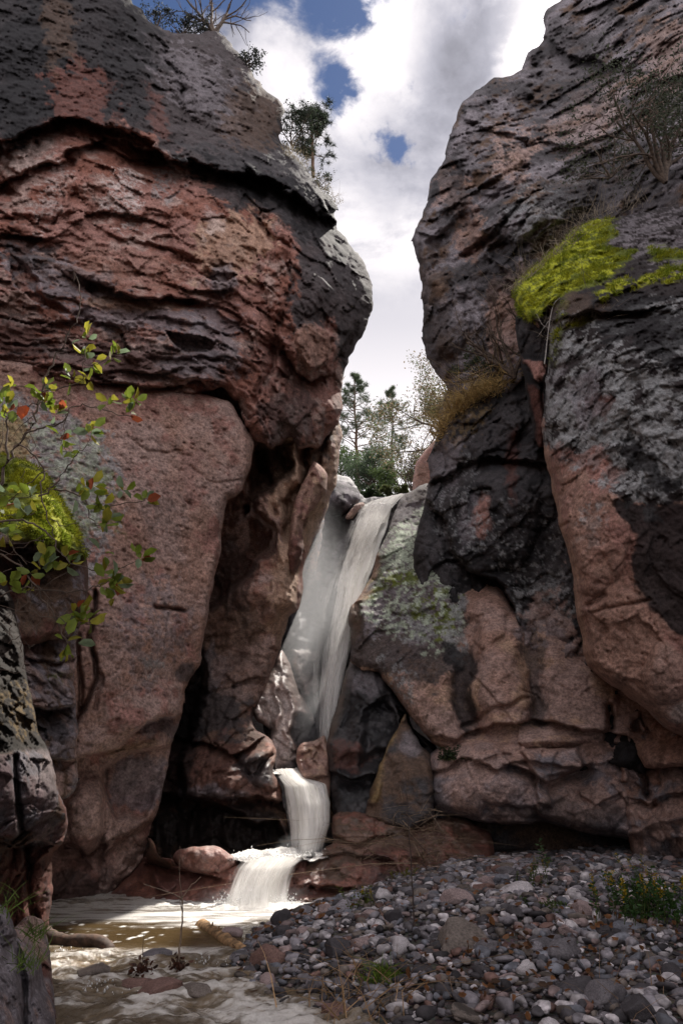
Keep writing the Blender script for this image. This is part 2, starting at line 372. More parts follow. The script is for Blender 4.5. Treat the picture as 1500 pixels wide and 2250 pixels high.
# ---- left wall, layered overhanging upper part
rock('cliff', [(-420, -420), (250, -420), (262, -60), (285, 0), (318, 38), (350, 60), (398, 76), (440, 70), (478, 68), (500, 86), (522, 112), (545, 140), (560, 172), (570, 180), (574, 192), (590, 205), (612, 218), (629, 244), (617, 262), (622, 290), (612, 308),
    (640, 330), (662, 352), (690, 392), (712, 420), (735, 438), (744, 458), (730, 470), (742, 490), (735, 500), (758, 520), (782, 552), (803, 584), (818, 622), (823, 650), (817, 690), (806, 722), (786, 752), (765, 788), (755, 815), (749, 860),
    (752, 905), (738, 940), (700, 985), (655, 985), (640, 958), (600, 985), (556, 968), (520, 885), (490, 852), (420, 868), (300, 868), (200, 858), (130, 853), (60, 820), (0, 806), (-420, 800)],
    [(-400, -400, 13), (-400, 800, 9.5), (0, 0, 13.6), (0, 300, 12.2), (0, 420, 12.6), (0, 800, 11.4), (280, 0, 15), (200, 250, 13.0), (300, 300, 13.4), (330, 600, 12.9), (300, 860, 12.0), (480, 850, 12.6), (600, 600, 14.2), (450, 90, 16.5), (600, 300, 16),
     (520, 380, 13.8), (640, 430, 14.6), (740, 470, 16.4), (800, 640, 16.4), (700, 640, 14.6), (755, 800, 16.2), (560, 960, 13.6), (650, 800, 14.2), (700, 960, 15.6)],
    feats=[('ledge', [(-60, 335), (60, 292), (130, 258), (190, 268), (250, 282), (320, 300), (355, 335)], 55, .8), ('ledge', [(-10, 405), (70, 372), (150, 340), (210, 312)], 26, .5), ('ledge', [(210, 312), (290, 350), (330, 350)], 20, .25),
        ('ledge', [(-10, 486), (60, 480), (112, 502)], 15, .16), ('ledge', [(215, 498), (300, 526), (365, 537), (425, 562)], 18, .2), ('ledge', [(195, 618), (250, 640), (330, 652), (418, 658)], 28, .6), ('ledge', [(355, 335), (440, 362), (520, 372), (600, 402), (690, 452), (740, 500)], 75, .95),
        ('ledge', [(0, 690), (60, 705), (140, 712)], 12, .12), ('ledge', [(-10, 740), (80, 748), (160, 755)], 12, .14), ('ledge', [(150, 770), (300, 785), (480, 790)], 13, .16), ('ledge', [(60, 792), (200, 812), (330, 815), (480, 812)], 14, .2), ('ledge', [(200, 838), (380, 846), (470, 842)], 12, .35),
        ('ledge', [(340, 700), (440, 715), (520, 740)], 12, .2), ('ledge', [(575, 480), (600, 520), (610, 560)], 14, .25), ('ledge', [(640, 780), (655, 815), (690, 835), (720, 830), (752, 770)], 34, .8),
        ('push', [(30, 555), (110, 560), (200, 600), (187, 668), (160, 690), (110, 655), (60, 610)], 8, -.35), ('push', [(648, 730), (690, 705), (735, 735), (720, 800), (695, 812), (668, 778)], 8, -.45), ('push', [(430, 690), (480, 715), (505, 765), (470, 745)], 6, -.2),
        ('push', [(470, 620), (500, 570), (520, 640), (490, 660)], 5, -.14), ('crack', [(575, 480), (590, 520), (625, 545), (640, 600), (632, 700)], 6, .3), ('crack', [(330, 80), (365, 120), (390, 170), (400, 210)], 7, .4), ('crack', [(120, 500), (140, 440), (150, 400)], 3, .12),
        ('bulge', 700, 600, 120, 250, -12, .7), ('bulge', 470, 180, 90, 120, -35, .5), ('bulge', 320, 200, 80, 140, 0, .35), ('crack', [(625, 700), (600, 800), (560, 880)], 8, .35)],
    disp=[('facet', .34, (1.5, 1.5, .85), dict(rot=-14, warp=.8, tilt=1.1, off=.4, crack=.03, cw=.04, mask=('p', [(-400, 330), (180, 330), (350, 380), (430, 520), (520, 560), (640, 600), (620, 990), (-400, 880)]), soft=25)),
        ('facet', .10, (.7, .7, .36), dict(rot=-14, warp=.6, tilt=1.1, off=.45, crack=.08, cw=.06, mask=('p', [(-400, 360), (180, 360), (350, 420), (430, 540), (560, 560), (600, 600), (560, 900), (-400, 880)]), soft=25)),
        ('facet', .05, (.5, .5, .10), dict(rot=-5, warp=.4, tilt=.9, off=.9, crack=.2, cw=.08, mask=('p', [(-400, 680), (180, 690), (480, 720), (520, 800), (500, 900), (-400, 880)]), soft=25)),
        ('facet', .20, (.9, .9, .8), dict(warp=.5, tilt=.8, off=.5, crack=.2, cw=.05, mask=('p', [(350, 380), (640, 330), (850, 500), (850, 990), (560, 990)]), soft=30)), ('facet', .09, (.3, .3, .22), dict(rot=-30, warp=.3, tilt=.8, off=.6, crack=.3, cw=.08, mask=('p', [(560, 560), (640, 560), (640, 980), (560, 980)]), soft=30)),
        ('fbm', .22, (1.1, 1.1, 1.8), dict(mask=('p', [(-400, -400), (640, -400), (640, 330), (350, 330), (180, 270), (-400, 330)]), soft=20)), ('ridge', .06, (.35, .35, .6), {}), ('fbm', .04, .16), ('fbm', .02, .05), ('facet', .03, (.25, .25, .12), dict(rot=-5, tilt=1.0, off=.6, crack=.15, cw=.1, warp=.2))],
    base=('red', 'red2', 'pink'), cs=1.3, seed=3, thick=4.5, edge=(42, .8), ra=5.5,
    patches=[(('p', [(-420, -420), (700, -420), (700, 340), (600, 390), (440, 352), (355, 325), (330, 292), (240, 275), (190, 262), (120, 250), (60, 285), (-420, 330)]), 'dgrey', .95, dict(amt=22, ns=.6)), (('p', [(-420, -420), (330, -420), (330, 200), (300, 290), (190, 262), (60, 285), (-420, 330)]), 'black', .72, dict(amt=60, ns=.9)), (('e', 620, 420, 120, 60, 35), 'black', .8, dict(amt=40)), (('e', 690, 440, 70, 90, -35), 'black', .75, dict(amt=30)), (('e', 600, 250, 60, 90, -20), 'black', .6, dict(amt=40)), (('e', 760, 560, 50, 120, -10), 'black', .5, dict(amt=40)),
        (('e', 80, 130, 70, 190, 12), 'black', .9, dict(amt=40, sz=.3)), (('e', 20, 250, 90, 60), 'black', .85, dict(amt=40)), (('e', 175, 215, 75, 85, -15), 'maroon', .85, dict(amt=45, sz=.6)), (('e', 345, 270, 22, 60), 'maroon', .7, dict(amt=30, sz=.4)), (('e', 130, 60, 30, 80), 'brown', .5, dict(amt=30, sz=.3)),
        (('e', 430, 180, 110, 50, 40), 'grey', .55, dict(amt=40)), (('e', 290, 130, 60, 130), 'black', .55, dict(amt=40, sz=.3)), (('e', 560, 250, 70, 80, 30), 'brown', .55, dict(amt=40)),
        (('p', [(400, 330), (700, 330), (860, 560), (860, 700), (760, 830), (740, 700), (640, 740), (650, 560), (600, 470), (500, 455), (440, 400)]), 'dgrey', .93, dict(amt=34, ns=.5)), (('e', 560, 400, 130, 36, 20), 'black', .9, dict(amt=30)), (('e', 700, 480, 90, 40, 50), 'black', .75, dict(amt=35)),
        (('e', 60, 350, 70, 22, -25), 'pale', .7, dict(amt=25)), (('e', 275, 440, 42, 62), 'white', .75, dict(amt=34, spk=(7, .46), sz=2.2)), (('e', 105, 440, 30, 75, 20), 'white', .55, dict(amt=30, spk=(7, .48), sz=2.2)), (('e', 375, 400, 26, 45), 'lgrey', .6, dict(amt=30, spk=(8, .46))),
        (('e', 510, 540, 90, 75, -30), 'tan', .7, dict(amt=40)), (('e', 470, 500, 25, 30), 'white', .4, dict(amt=25)), (('e', 120, 600, 110, 45, 20), 'grey', .85, dict(amt=34)), (('e', 60, 555, 60, 40, 10), 'dgrey', .7, dict(amt=34)), (('e', 300, 690, 160, 34, 6), 'grey', .75, dict(amt=30, sz=2)),
        (('e', 460, 740, 70, 60), 'grey', .7, dict(amt=30, sz=2)), (('e', 300, 790, 220, 50), 'dgrey', .62, dict(amt=34, sz=3)), (('e', 40, 740, 90, 50), 'dgrey', .55, dict(amt=34, sz=3)), (('e', 430, 810, 60, 34), 'grey', .6, dict(amt=30, sz=2)), (('e', 490, 610, 22, 40, 10), 'grey', .8, dict(amt=14)),
        (('e', 690, 760, 40, 48), 'tan2', .8, dict(amt=12)), (('e', 640, 920, 60, 60), 'dgrey', .6, dict(amt=30)), (('e', 250, 590, 120, 40), 'tan2', .4, dict(amt=40, sz=2)), (('l', [(195, 660), (300, 668), (400, 675)], 12), 'tan', .6, dict(amt=10))],
    kind='structure')

# ---- far inner wall behind the left slab (recess + right rib, whose warm sun glow is painted tan)
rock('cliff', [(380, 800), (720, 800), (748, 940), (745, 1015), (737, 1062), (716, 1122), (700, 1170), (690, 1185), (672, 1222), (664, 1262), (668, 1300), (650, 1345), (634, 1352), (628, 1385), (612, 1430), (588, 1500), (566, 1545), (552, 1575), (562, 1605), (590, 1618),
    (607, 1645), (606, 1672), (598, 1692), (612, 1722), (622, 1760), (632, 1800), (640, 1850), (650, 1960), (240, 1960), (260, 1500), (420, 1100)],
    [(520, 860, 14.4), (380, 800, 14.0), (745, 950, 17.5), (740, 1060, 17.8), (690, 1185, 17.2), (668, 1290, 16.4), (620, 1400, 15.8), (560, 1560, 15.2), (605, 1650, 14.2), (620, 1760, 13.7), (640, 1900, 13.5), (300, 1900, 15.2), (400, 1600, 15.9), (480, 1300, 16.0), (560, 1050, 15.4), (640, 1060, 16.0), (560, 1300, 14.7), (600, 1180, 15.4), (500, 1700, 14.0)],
    feats=[('push', [(556, 1110), (580, 1140), (598, 1170), (592, 1215), (566, 1235), (548, 1275), (505, 1300), (470, 1350), (380, 1345), (400, 1080), (520, 1090)], 20, 2.6), ('push', [(560, 960), (600, 985), (650, 970), (640, 1030), (585, 1090), (545, 1130), (530, 1060)], 22, 1.6), ('push', [(300, 1480), (450, 1430), (452, 1520), (424, 1600), (396, 1680), (410, 1745), (500, 1775), (560, 1800), (610, 1795), (636, 1870), (560, 1890), (250, 1910)], 18, 1.9),
        ('ledge', [(380, 1620), (470, 1640), (520, 1655), (570, 1620)], 26, .5), ('ledge', [(330, 1745), (450, 1752), (560, 1740), (620, 1760)], 30, .7), ('crack', [(560, 1000), (590, 1060), (600, 1130)], 9, .6), ('ridge', [(655, 930), (640, 1010), (650, 1100), (640, 1200), (632, 1330)], 22, .7), ('crack', [(680, 960), (672, 1040), (640, 1110), (622, 1180)], 13, 1.0),
        ('ridge', [(735, 980), (715, 1060), (690, 1110)], 18, .5), ('crack', [(722, 930), (700, 1010), (690, 1060), (660, 1150)], 9, .6), ('crack', [(520, 1655), (545, 1700), (610, 1640)], 5, .3), ('crack', [(470, 1700), (530, 1690)], 5, .2), ('ridge', [(600, 1000), (590, 1080), (610, 1200), (600, 1350)], 18, .5), ('bulge', 590, 1670, 60, 60, 20, .5), ('bulge', 450, 1690, 90, 55, 0, .4)],
    disp=[('facet', .2, (.7, .7, .5), dict(warp=.5, tilt=.7, off=.5, crack=.15, cw=.06, mask=('p', [(250, 1380), (640, 1380), (640, 1960), (250, 1960)]), soft=40)), ('fbm', .3, (.5, .5, 1.6), dict(mask=('p', [(500, 850), (760, 850), (760, 1400), (500, 1400)]), soft=40)), ('ridge', .1, (.3, .3, .8), {}), ('fbm', .07, .2), ('fbm', .03, .07), ('ridge', .03, .12)],
    base=('red', 'tan2', 'pink'), cs=1.0, seed=5, thick=3.0, edge=(34, .8),
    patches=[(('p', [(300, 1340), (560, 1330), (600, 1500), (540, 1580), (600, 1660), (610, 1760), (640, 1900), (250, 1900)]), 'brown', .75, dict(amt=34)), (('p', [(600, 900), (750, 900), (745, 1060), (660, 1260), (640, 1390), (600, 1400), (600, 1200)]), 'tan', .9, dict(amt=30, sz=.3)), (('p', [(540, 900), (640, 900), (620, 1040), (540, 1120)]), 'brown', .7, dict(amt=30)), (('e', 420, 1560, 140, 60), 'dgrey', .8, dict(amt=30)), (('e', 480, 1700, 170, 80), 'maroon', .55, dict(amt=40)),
        (('e', 500, 1830, 180, 60), 'black', .8, dict(amt=30, wet=.7)), (('p', [(300, 1480), (450, 1430), (440, 1600), (410, 1760), (250, 1900)]), 'black', .7, dict(amt=20)), (('e', 560, 1690, 40, 35), 'dgrey', .8, dict(amt=20, wet=.8)), (('e', 450, 1460, 60, 50), 'grey', .55, dict(amt=30)), (('e', 450, 1740, 60, 16), 'grey', .7, dict(amt=14)), (('e', 500, 1260, 60, 80), 'black', .5, dict(amt=30)), (('e', 540, 1470, 60, 60), 'pink', .5, dict(amt=30)), (('e', 720, 950, 14, 60, 12), 'dgrey', .7, dict(amt=14))],  # wet stains, plus the shade of recess and crevice painted in dark
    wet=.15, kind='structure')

# ---- pockmarked slab, lower left
rock('cliff', [(-420, 760), (60, 790), (230, 840), (420, 858), (505, 882), (540, 940), (560, 972), (556, 1000), (545, 1040), (532, 1080), (500, 1100), (492, 1140), (484, 1180), (488, 1210), (472, 1262), (462, 1320), (455, 1370), (446, 1412), (440, 1460), (418, 1490), (405, 1518), (402, 1560), (394, 1590), (376, 1640), (370, 1690), (358, 1735), (350, 1775), (330, 1815), (326, 1850), (312, 1890), (296, 1912), (262, 1945), (225, 1990), (150, 2040), (60, 2060), (-420, 2060)],
    [(-400, 800, 9.5), (-400, 2000, 9.5), (0, 830, 11.6), (0, 1100, 10.8), (0, 2000, 11.2), (300, 870, 12.2), (550, 980, 13.4), (480, 1200, 13.2), (300, 1100, 11.6), (200, 1300, 11.0), (440, 1440, 12.8), (330, 1400, 11.4), (400, 1560, 12.6), (180, 1660, 11.1), (300, 1600, 11.5), (250, 1680, 12.1), (350, 1760, 13.0), (200, 1760, 11.9), (230, 1840, 12.1), (300, 1900, 12.9), (230, 1960, 12.6), (130, 1990, 12.0)],
    feats=[('ledge', [(165, 1672), (215, 1655), (262, 1640), (290, 1600), (330, 1580), (396, 1575)], 60, .7), ('crack', [(208, 1300), (206, 1400), (212, 1450), (200, 1520), (172, 1600)], 5, .5), ('crack', [(172, 1400), (175, 1480), (180, 1560)], 5, .3), ('crack', [(218, 1470), (215, 1560)], 4, .2), ('push', [(228, 1690), (262, 1660), (330, 1650), (375, 1640), (360, 1720), (320, 1790), (262, 1800), (240, 1760)], 18, .45),
        ('bulge', 200, 1790, 50, 85, 10, .5), ('ridge', [(405, 1520), (440, 1440), (455, 1340), (480, 1200)], 10, .12), ('ledge', [(395, 1585), (378, 1640), (368, 1700), (350, 1760)], 10, .1), ('crack', [(236, 1700), (238, 1800), (225, 1940)], 7, .3), ('ledge', [(150, 1850), (200, 1870), (235, 1850)], 30, .4), ('crack', [(280, 960), (330, 985), (420, 1000)], 4, .06), ('crack', [(345, 1335), (372, 1340), (395, 1345)], 5, .25), ('crack', [(420, 1020), (470, 1060), (530, 1062)], 3, .06), ('bulge', 330, 1500, 90, 90, 0, -.12), ('push', [(300, 1812), (328, 1790), (326, 1850), (300, 1900), (240, 1960), (230, 1880)], 14, .25)],
    disp=[('fbm', .12, 1.3), ('ridge', .03, (.5, .5, .25), dict(rot=-30)), ('fbm', .03, .12), ('pits', .05, (.085, .085, .055), dict(thr=.62, warp=.1)), ('pits', .035, (.045, .045, .028), dict(thr=.5, warp=.1)), ('pits', .07, (.2, .2, .12), dict(thr=.86)), ('fbm', .012, .035),
        ('facet', .12, (.4, .4, .3), dict(tilt=.8, crack=.3, mask=('p', [(60, 1830), (330, 1820), (330, 1900), (200, 2050), (60, 2060)]), soft=30)), ('ridge', .07, .22, dict(mask=('p', [(200, 1840), (330, 1820), (330, 1900), (200, 2050)]), soft=30))],
    ang=.25, base=('tan2', 'pink', 'red2'), cs=1.0, seed=8, thick=3, edge=(22, .45), ra=2.6, pits=.55,
    patches=[(('p', [(-100, 830), (170, 905), (235, 960), (262, 1080), (250, 1200), (200, 1300), (100, 1250), (60, 1000), (-100, 1000)]), 'lgrey', .75, dict(amt=34, spk=(8, .44))), (('p', [(-100, 900), (170, 925), (230, 1000), (230, 1150), (180, 1200), (100, 1100), (-100, 1000)]), 'lichen', .7, dict(amt=34, spk=(10, .5))),
        (('e', 210, 1100, 50, 90), 'moss2', .5, dict(amt=40, spk=(9, .55))), (('e', 20, 985, 50, 70), 'gold', .7, dict(amt=20)), (('e', 340, 1380, 70, 110, 10), 'grey', .5, dict(amt=44, spk=(9, .46))), (('e', 340, 1450, 26, 30), 'lgrey', .55, dict(amt=24, spk=(9, .5))), (('e', 390, 1050, 60, 90, 30), 'pink', .4, dict(amt=40)), (('e', 360, 1130, 60, 40, 30), 'dgrey', .32, dict(amt=40, spk=(12, .52))),
        (('e', 310, 1720, 60, 50, -30), 'grey', .72, dict(amt=22)), (('e', 350, 1600, 50, 22), 'grey', .7, dict(amt=16)), (('e', 405, 1480, 20, 26), 'dgrey', .8, dict(amt=14)), (('e', 215, 1490, 14, 40), 'pink', .6, dict(amt=12)), (('e', 310, 1640, 70, 14, -10), 'gold', .35, dict(amt=12)), (('p', [(60, 1830), (240, 1830), (235, 1960), (150, 2050), (60, 2060)]), 'maroon', .7, dict(amt=30, wet=.4)), (('e', 170, 1960, 90, 40), 'black', .55, dict(amt=30, wet=.6)), (('e', 260, 1900, 50, 60), 'pink', .5, dict(amt=30))],
    kind='structure')

# ---- hanging drop-shaped pillar in the slot
rock('rock_pillar', [(690, 1010), (722, 1040), (716, 1080), (700, 1105), (676, 1130), (664, 1160), (666, 1200), (660, 1240), (648, 1268), (636, 1266), (630, 1225), (636, 1180), (640, 1130), (652, 1090), (672, 1050)],
    [(700, 1020, 15.9), (650, 1100, 15.2), (660, 1200, 15.0), (640, 1260, 15.2), (715, 1080, 16.2)], feats=[('crack', [(690, 1040), (665, 1110), (650, 1180)], 6, .2)], disp=DET, base=('red2', 'tan2', 'tan'), cs=.5, seed=12, thick=.9, edge=(24, .6),
    patches=[(('e', 652, 1215, 22, 40, 10), 'maroon', .8, dict(amt=8))], label='hanging drop shaped rock spur left of the tall waterfall', cat='rock')

# ---- pale wet rock at the slot's foot, the chute behind the tall fall
rock('cliff', [(630, 1130), (735, 1040), (770, 1050), (800, 1095), (860, 1090), (960, 1080), (960, 1500), (800, 1700), (600, 1700), (560, 1500), (600, 1300)],
    [(630, 1130, 23.5), (735, 1100, 24.0), (800, 1120, 24.0), (850, 1120, 23.9), (700, 1200, 22.6), (750, 1300, 20.5), (650, 1350, 20.2), (700, 1500, 18.1), (720, 1620, 17.2), (600, 1600, 17.4), (850, 1400, 19.5)],
    feats=[('crack', [(760, 1120), (735, 1200), (710, 1300), (690, 1420)], 16, .5), ('ridge', [(660, 1280), (650, 1400), (668, 1520)], 16, .6), ('crack', [(690, 1200), (670, 1330)], 12, .5)],
    disp=[('fbm', .3, (.7, .7, 1.8)), ('facet', .15, (.7, .7, .9), dict(tilt=.6)), ('ridge', .08, .3), ('fbm', .04, .1)], base=('grey', 'dgrey', 'dgrey'), cs=1.2, seed=21, thick=3, edge=(20, .4), wet=.3,
    patches=[(('p', [(560, 1420), (700, 1420), (700, 1700), (560, 1700)]), 'pale', .7, dict(amt=30)), (('e', 700, 1180, 50, 70), 'dgrey', .9, dict(amt=14)), (('e', 660, 1250, 40, 60), 'pink', .5, dict(amt=14))], kind='structure')
rock('wet_boulder', [(590, 1700), (598, 1600), (560, 1580), (548, 1560), (560, 1525), (590, 1485), (606, 1440), (620, 1425), (640, 1460), (650, 1500), (668, 1540), (680, 1560), (694, 1590), (697, 1625), (680, 1640), (662, 1660), (658, 1700)],
    [(600, 1500, 16.4), (560, 1560, 15.6), (620, 1600, 15.8), (680, 1600, 16.2), (640, 1680, 15.4), (625, 1450, 17.2), (598, 1690, 15.3)],
    feats=[('ridge', [(600, 1500), (606, 1560), (600, 1620), (608, 1690)], 5, .22), ('crack', [(575, 1545), (590, 1585), (598, 1610)], 7, .35), ('ridge', [(625, 1500), (640, 1550), (628, 1600), (640, 1650)], 8, .2), ('push', [(640, 1570), (690, 1575), (697, 1640), (640, 1665), (630, 1610)], 8, .35)],
    disp=[('facet', .08, .5, dict(tilt=.6)), ('ridge', .05, .3), ('fbm', .02, .1)], base=('pale', 'pink', 'pale'), cs=.8, seed=23, thick=2, edge=(26, .7), wet=.85,
    patches=[(('e', 668, 1620, 34, 46), 'dgrey', .92, dict(amt=8, wet=.8)), (('e', 640, 1690, 30, 18), 'dgrey', .8, dict(amt=6))], label='smooth pale wet boulder in the slot below the tall waterfall', cat='boulder')

# ---- boulder wedged at the lip, rock wall corner beyond, slope right of the lip
rock('perched_boulder', [(722, 1092), (724, 1066), (742, 1054), (760, 1060), (780, 1074), (792, 1090), (795, 1100), (780, 1108), (770, 1120), (756, 1130), (735, 1138), (715, 1130), (712, 1110)],
    [(720, 1090, 23.3), (790, 1098, 23.5), (750, 1058, 24.3), (745, 1125, 23.5), (750, 1100, 22.8)], disp=[('facet', .06, .6), ('fbm', .04, .2), ('fbm', .02, .06)], base=('dgrey', 'grey', 'dgrey'), cs=.7, seed=26, thick=1.6, edge=(16, .6),
    patches=[(('e', 735, 1130, 40, 18), 'dgrey', .8, dict(amt=6))], label='angular grey boulder perched left of the waterfall lip', cat='boulder')
rock('lip_slab', [(755, 1140), (768, 1122), (786, 1106), (800, 1100), (806, 1108), (790, 1120), (778, 1140)], [(755, 1140, 22.8), (800, 1104, 23.4), (780, 1120, 23.0)], disp=[('fbm', .03, .2)], base=('pink', 'tan', 'pink'), cs=.5, seed=27, thick=.8, edge=(6, .2), label='small tilted pink rock between the perched boulder and the falling water', cat='rock')
rock('cliff', [(905, 1075), (908, 1040), (915, 1012), (935, 985), (955, 965), (1010, 960), (1010, 1120), (900, 1120)], [(905, 1070, 25.5), (950, 970, 26), (1000, 1100, 25)], disp=DET, base=('tan2', 'red2', 'pink'), cs=.8, seed=28, thick=2.5, edge=(14, .6), kind='structure')
rock('cliff', [(690, 1180), (705, 1120), (718, 1070), (730, 1010), (735, 965), (745, 968), (746, 1010), (738, 1040), (728, 1062), (722, 1100), (712, 1140), (700, 1220), (690, 1260), (670, 1260)], [(740, 970, 19.5), (740, 1010, 19.8), (700, 1120, 19.0), (680, 1240, 18.4)], disp=DET, base=('grey', 'pink', 'tan'), cs=.5, seed=29, thick=2.0, edge=(10, .5), kind='structure')

# ---- right side, far upper wall
rock('cliff', [(1960, -460), (1250, -460), (1240, -60), (1236, 0), (1216, 10), (1197, 22), (1192, 40), (1196, 66), (1194, 84), (1178, 100), (1160, 118), (1150, 134), (1148, 152), (1120, 163), (1085, 170), (1064, 186), (1040, 204), (1014, 228), (1004, 250), (1000, 272), (986, 300), (979, 340), (968, 372), (950, 392), (940, 430), (930, 470), (914, 505), (905, 524),
    (912, 545), (917, 580), (925, 620), (926, 660), (930, 700), (928, 740), (936, 780), (948, 806), (968, 832), (990, 850), (1000, 880), (1080, 900), (1960, 900)],
    [(1900, -400, 15), (1900, 900, 10.5), (1240, -400, 22), (1200, 60, 19.5), (1100, 170, 19), (1000, 270, 18), (930, 470, 17.4), (905, 524, 17), (930, 740, 17), (1000, 880, 16), (1300, 150, 17.4), (1100, 400, 16.4), (1050, 700, 15.8), (1300, 350, 15.2), (1200, 480, 14.6), (1500, 100, 14.6), (1500, 380, 12.6), (1300, 700, 13.8)],
    feats=[('ledge', [(1195, 90), (1260, 120), (1330, 140)], 70, .4), ('crack', [(1020, 560), (1080, 520), (1110, 480), (1160, 430), (1250, 380)], 9, .6), ('ledge', [(1150, 640), (1060, 560), (1090, 480), (1150, 430), (1250, 380), (1330, 350)], 8, -.35), ('bulge', 1180, 460, 140, 60, -25, .8), ('push', [(940, 540), (1020, 460), (1060, 500), (1010, 590), (950, 620)], 24, .5),
        ('crack', [(1190, 100), (1180, 200), (1140, 280)], 10, .4), ('ledge', [(1030, 260), (1090, 290), (1140, 300), (1240, 330), (1320, 300)], 22, .3), ('bulge', 1100, 350, 60, 80, 20, .5), ('bulge', 980, 690, 50, 110, 0, .5), ('ledge', [(1080, 190), (1040, 320), (1000, 430)], 12, .2)],
    disp=[('facet', .36, (1.5, 1.5, 1.2), dict(rot=25, warp=.9, tilt=.8, off=.5, crack=.08, cw=.05)), ('facet', .10, (.6, .6, .4), dict(rot=30, warp=.7, tilt=.9, off=.4, crack=.10, cw=.07)), ('ridge', .10, .7), ('fbm', .08, .25), ('fbm', .03, .08)],
    base=('dgrey', 'grey', 'brown'), cs=1.6, seed=31, thick=2.2, edge=(30, .8), ra=5,
    patches=[(('e', 1130, 340, 45, 60, 10), 'pink', .7, dict(amt=40, spk=(4, .45))), (('e', 1130, 700, 60, 110, 10), 'tan2', .6, dict(amt=40, sz=.5)), (('e', 1000, 440, 40, 60, -20), 'tan2', .55, dict(amt=34)), (('e', 1040, 520, 36, 40), 'tan2', .6, dict(amt=30)), (('e', 1290, 260, 90, 60, -30), 'pink', .4, dict(amt=40)),
        (('e', 1470, 120, 60, 80), 'pink', .5, dict(amt=40)), (('e', 950, 640, 40, 90), 'brown', .5, dict(amt=40)), (('e', 1190, 470, 90, 50, -30), 'lgrey', .55, dict(amt=44, spk=(5, .47))), (('e', 1100, 580, 40, 60), 'black', .7, dict(amt=40)), (('e', 1240, 600, 120, 60), 'black', .6, dict(amt=40)), (('e', 980, 350, 34, 120, -14), 'dgrey', .7, dict(amt=30)), (('e', 960, 740, 50, 90), 'dgrey', .6, dict(amt=30)), (('e', 1350, 420, 150, 60), 'dgrey', .7, dict(amt=40)), (('e', 1250, 150, 100, 100), 'dgrey', .6, dict(amt=40))],
    kind='structure')
# ---- dark column under it
rock('cliff', [(985, 842), (1010, 862), (1060, 800), (1140, 760), (1300, 700), (1420, 900), (1420, 1700), (1180, 1700), (1120, 1560), (1010, 1500), (900, 1420), (910, 1200), (938, 1085), (945, 1040), (938, 1010), (950, 985), (962, 950), (965, 905), (975, 875)],
    [(985, 850, 17.0), (950, 1000, 16.6), (940, 1085, 16.0), (1000, 1240, 14.6), (1080, 1270, 14.0), (1130, 1350, 13.6), (1140, 800, 14.8), (1050, 1050, 14.6), (1200, 1000, 13.4), (1200, 1200, 13.6), (1300, 800, 12.5), (1400, 1500, 12), (1200, 1600, 13.0), (1000, 1400, 14.6)],
    feats=[('ledge', [(935, 1100), (975, 1160), (1005, 1225), (1050, 1262), (1100, 1290), (1130, 1340), (1150, 1420)], 26, .7), ('ledge', [(960, 1060), (1020, 1020), (1090, 1010), (1180, 1020)], 30, .5), ('bulge', 1080, 1140, 110, 120, 20, .7), ('bulge', 1050, 930, 100, 80, -20, .5), ('crack', [(1180, 800), (1200, 900), (1210, 1000)], 20, .8)],
    disp=[('facet', .22, (.8, .8, .7), dict(warp=.6, tilt=.6)), ('fbm', .12, .5), ('ridge', .07, .3), ('fbm', .05, .12), ('fbm', .02, .05)], base=('black', 'dgrey', 'dgrey'), cs=.9, seed=35, thick=2.5, edge=(26, .6), wet=.1,
    patches=[(('e', 1055, 1140, 22, 58, 0), 'red2', .85, dict(amt=12, sz=.4)), (('e', 1025, 1160, 18, 60, 10), 'grey', .55, dict(amt=16, sz=.4)), (('e', 1130, 1030, 14, 70), 'maroon', .7, dict(amt=10, sz=.3)), (('e', 1000, 1120, 60, 120), 'lgrey', .6, dict(amt=40, spk=(9, .58))), (('e', 1150, 1190, 120, 90), 'lgrey', .5, dict(amt=40, spk=(11, .62))), (('e', 970, 1010, 34, 80, 20), 'grey', .7, dict(amt=30)),
        (('e', 1190, 1330, 70, 60), 'lgrey', .6, dict(amt=40, spk=(7, .48))), (('e', 1200, 1450, 60, 160), 'pink', .7, dict(amt=40)), (('e', 1180, 1420, 70, 40), 'grey', .5, dict(amt=30)), (('e', 1010, 920, 70, 50, -25), 'gold', .35, dict(amt=30, spk=(9, .5)))], kind='structure')
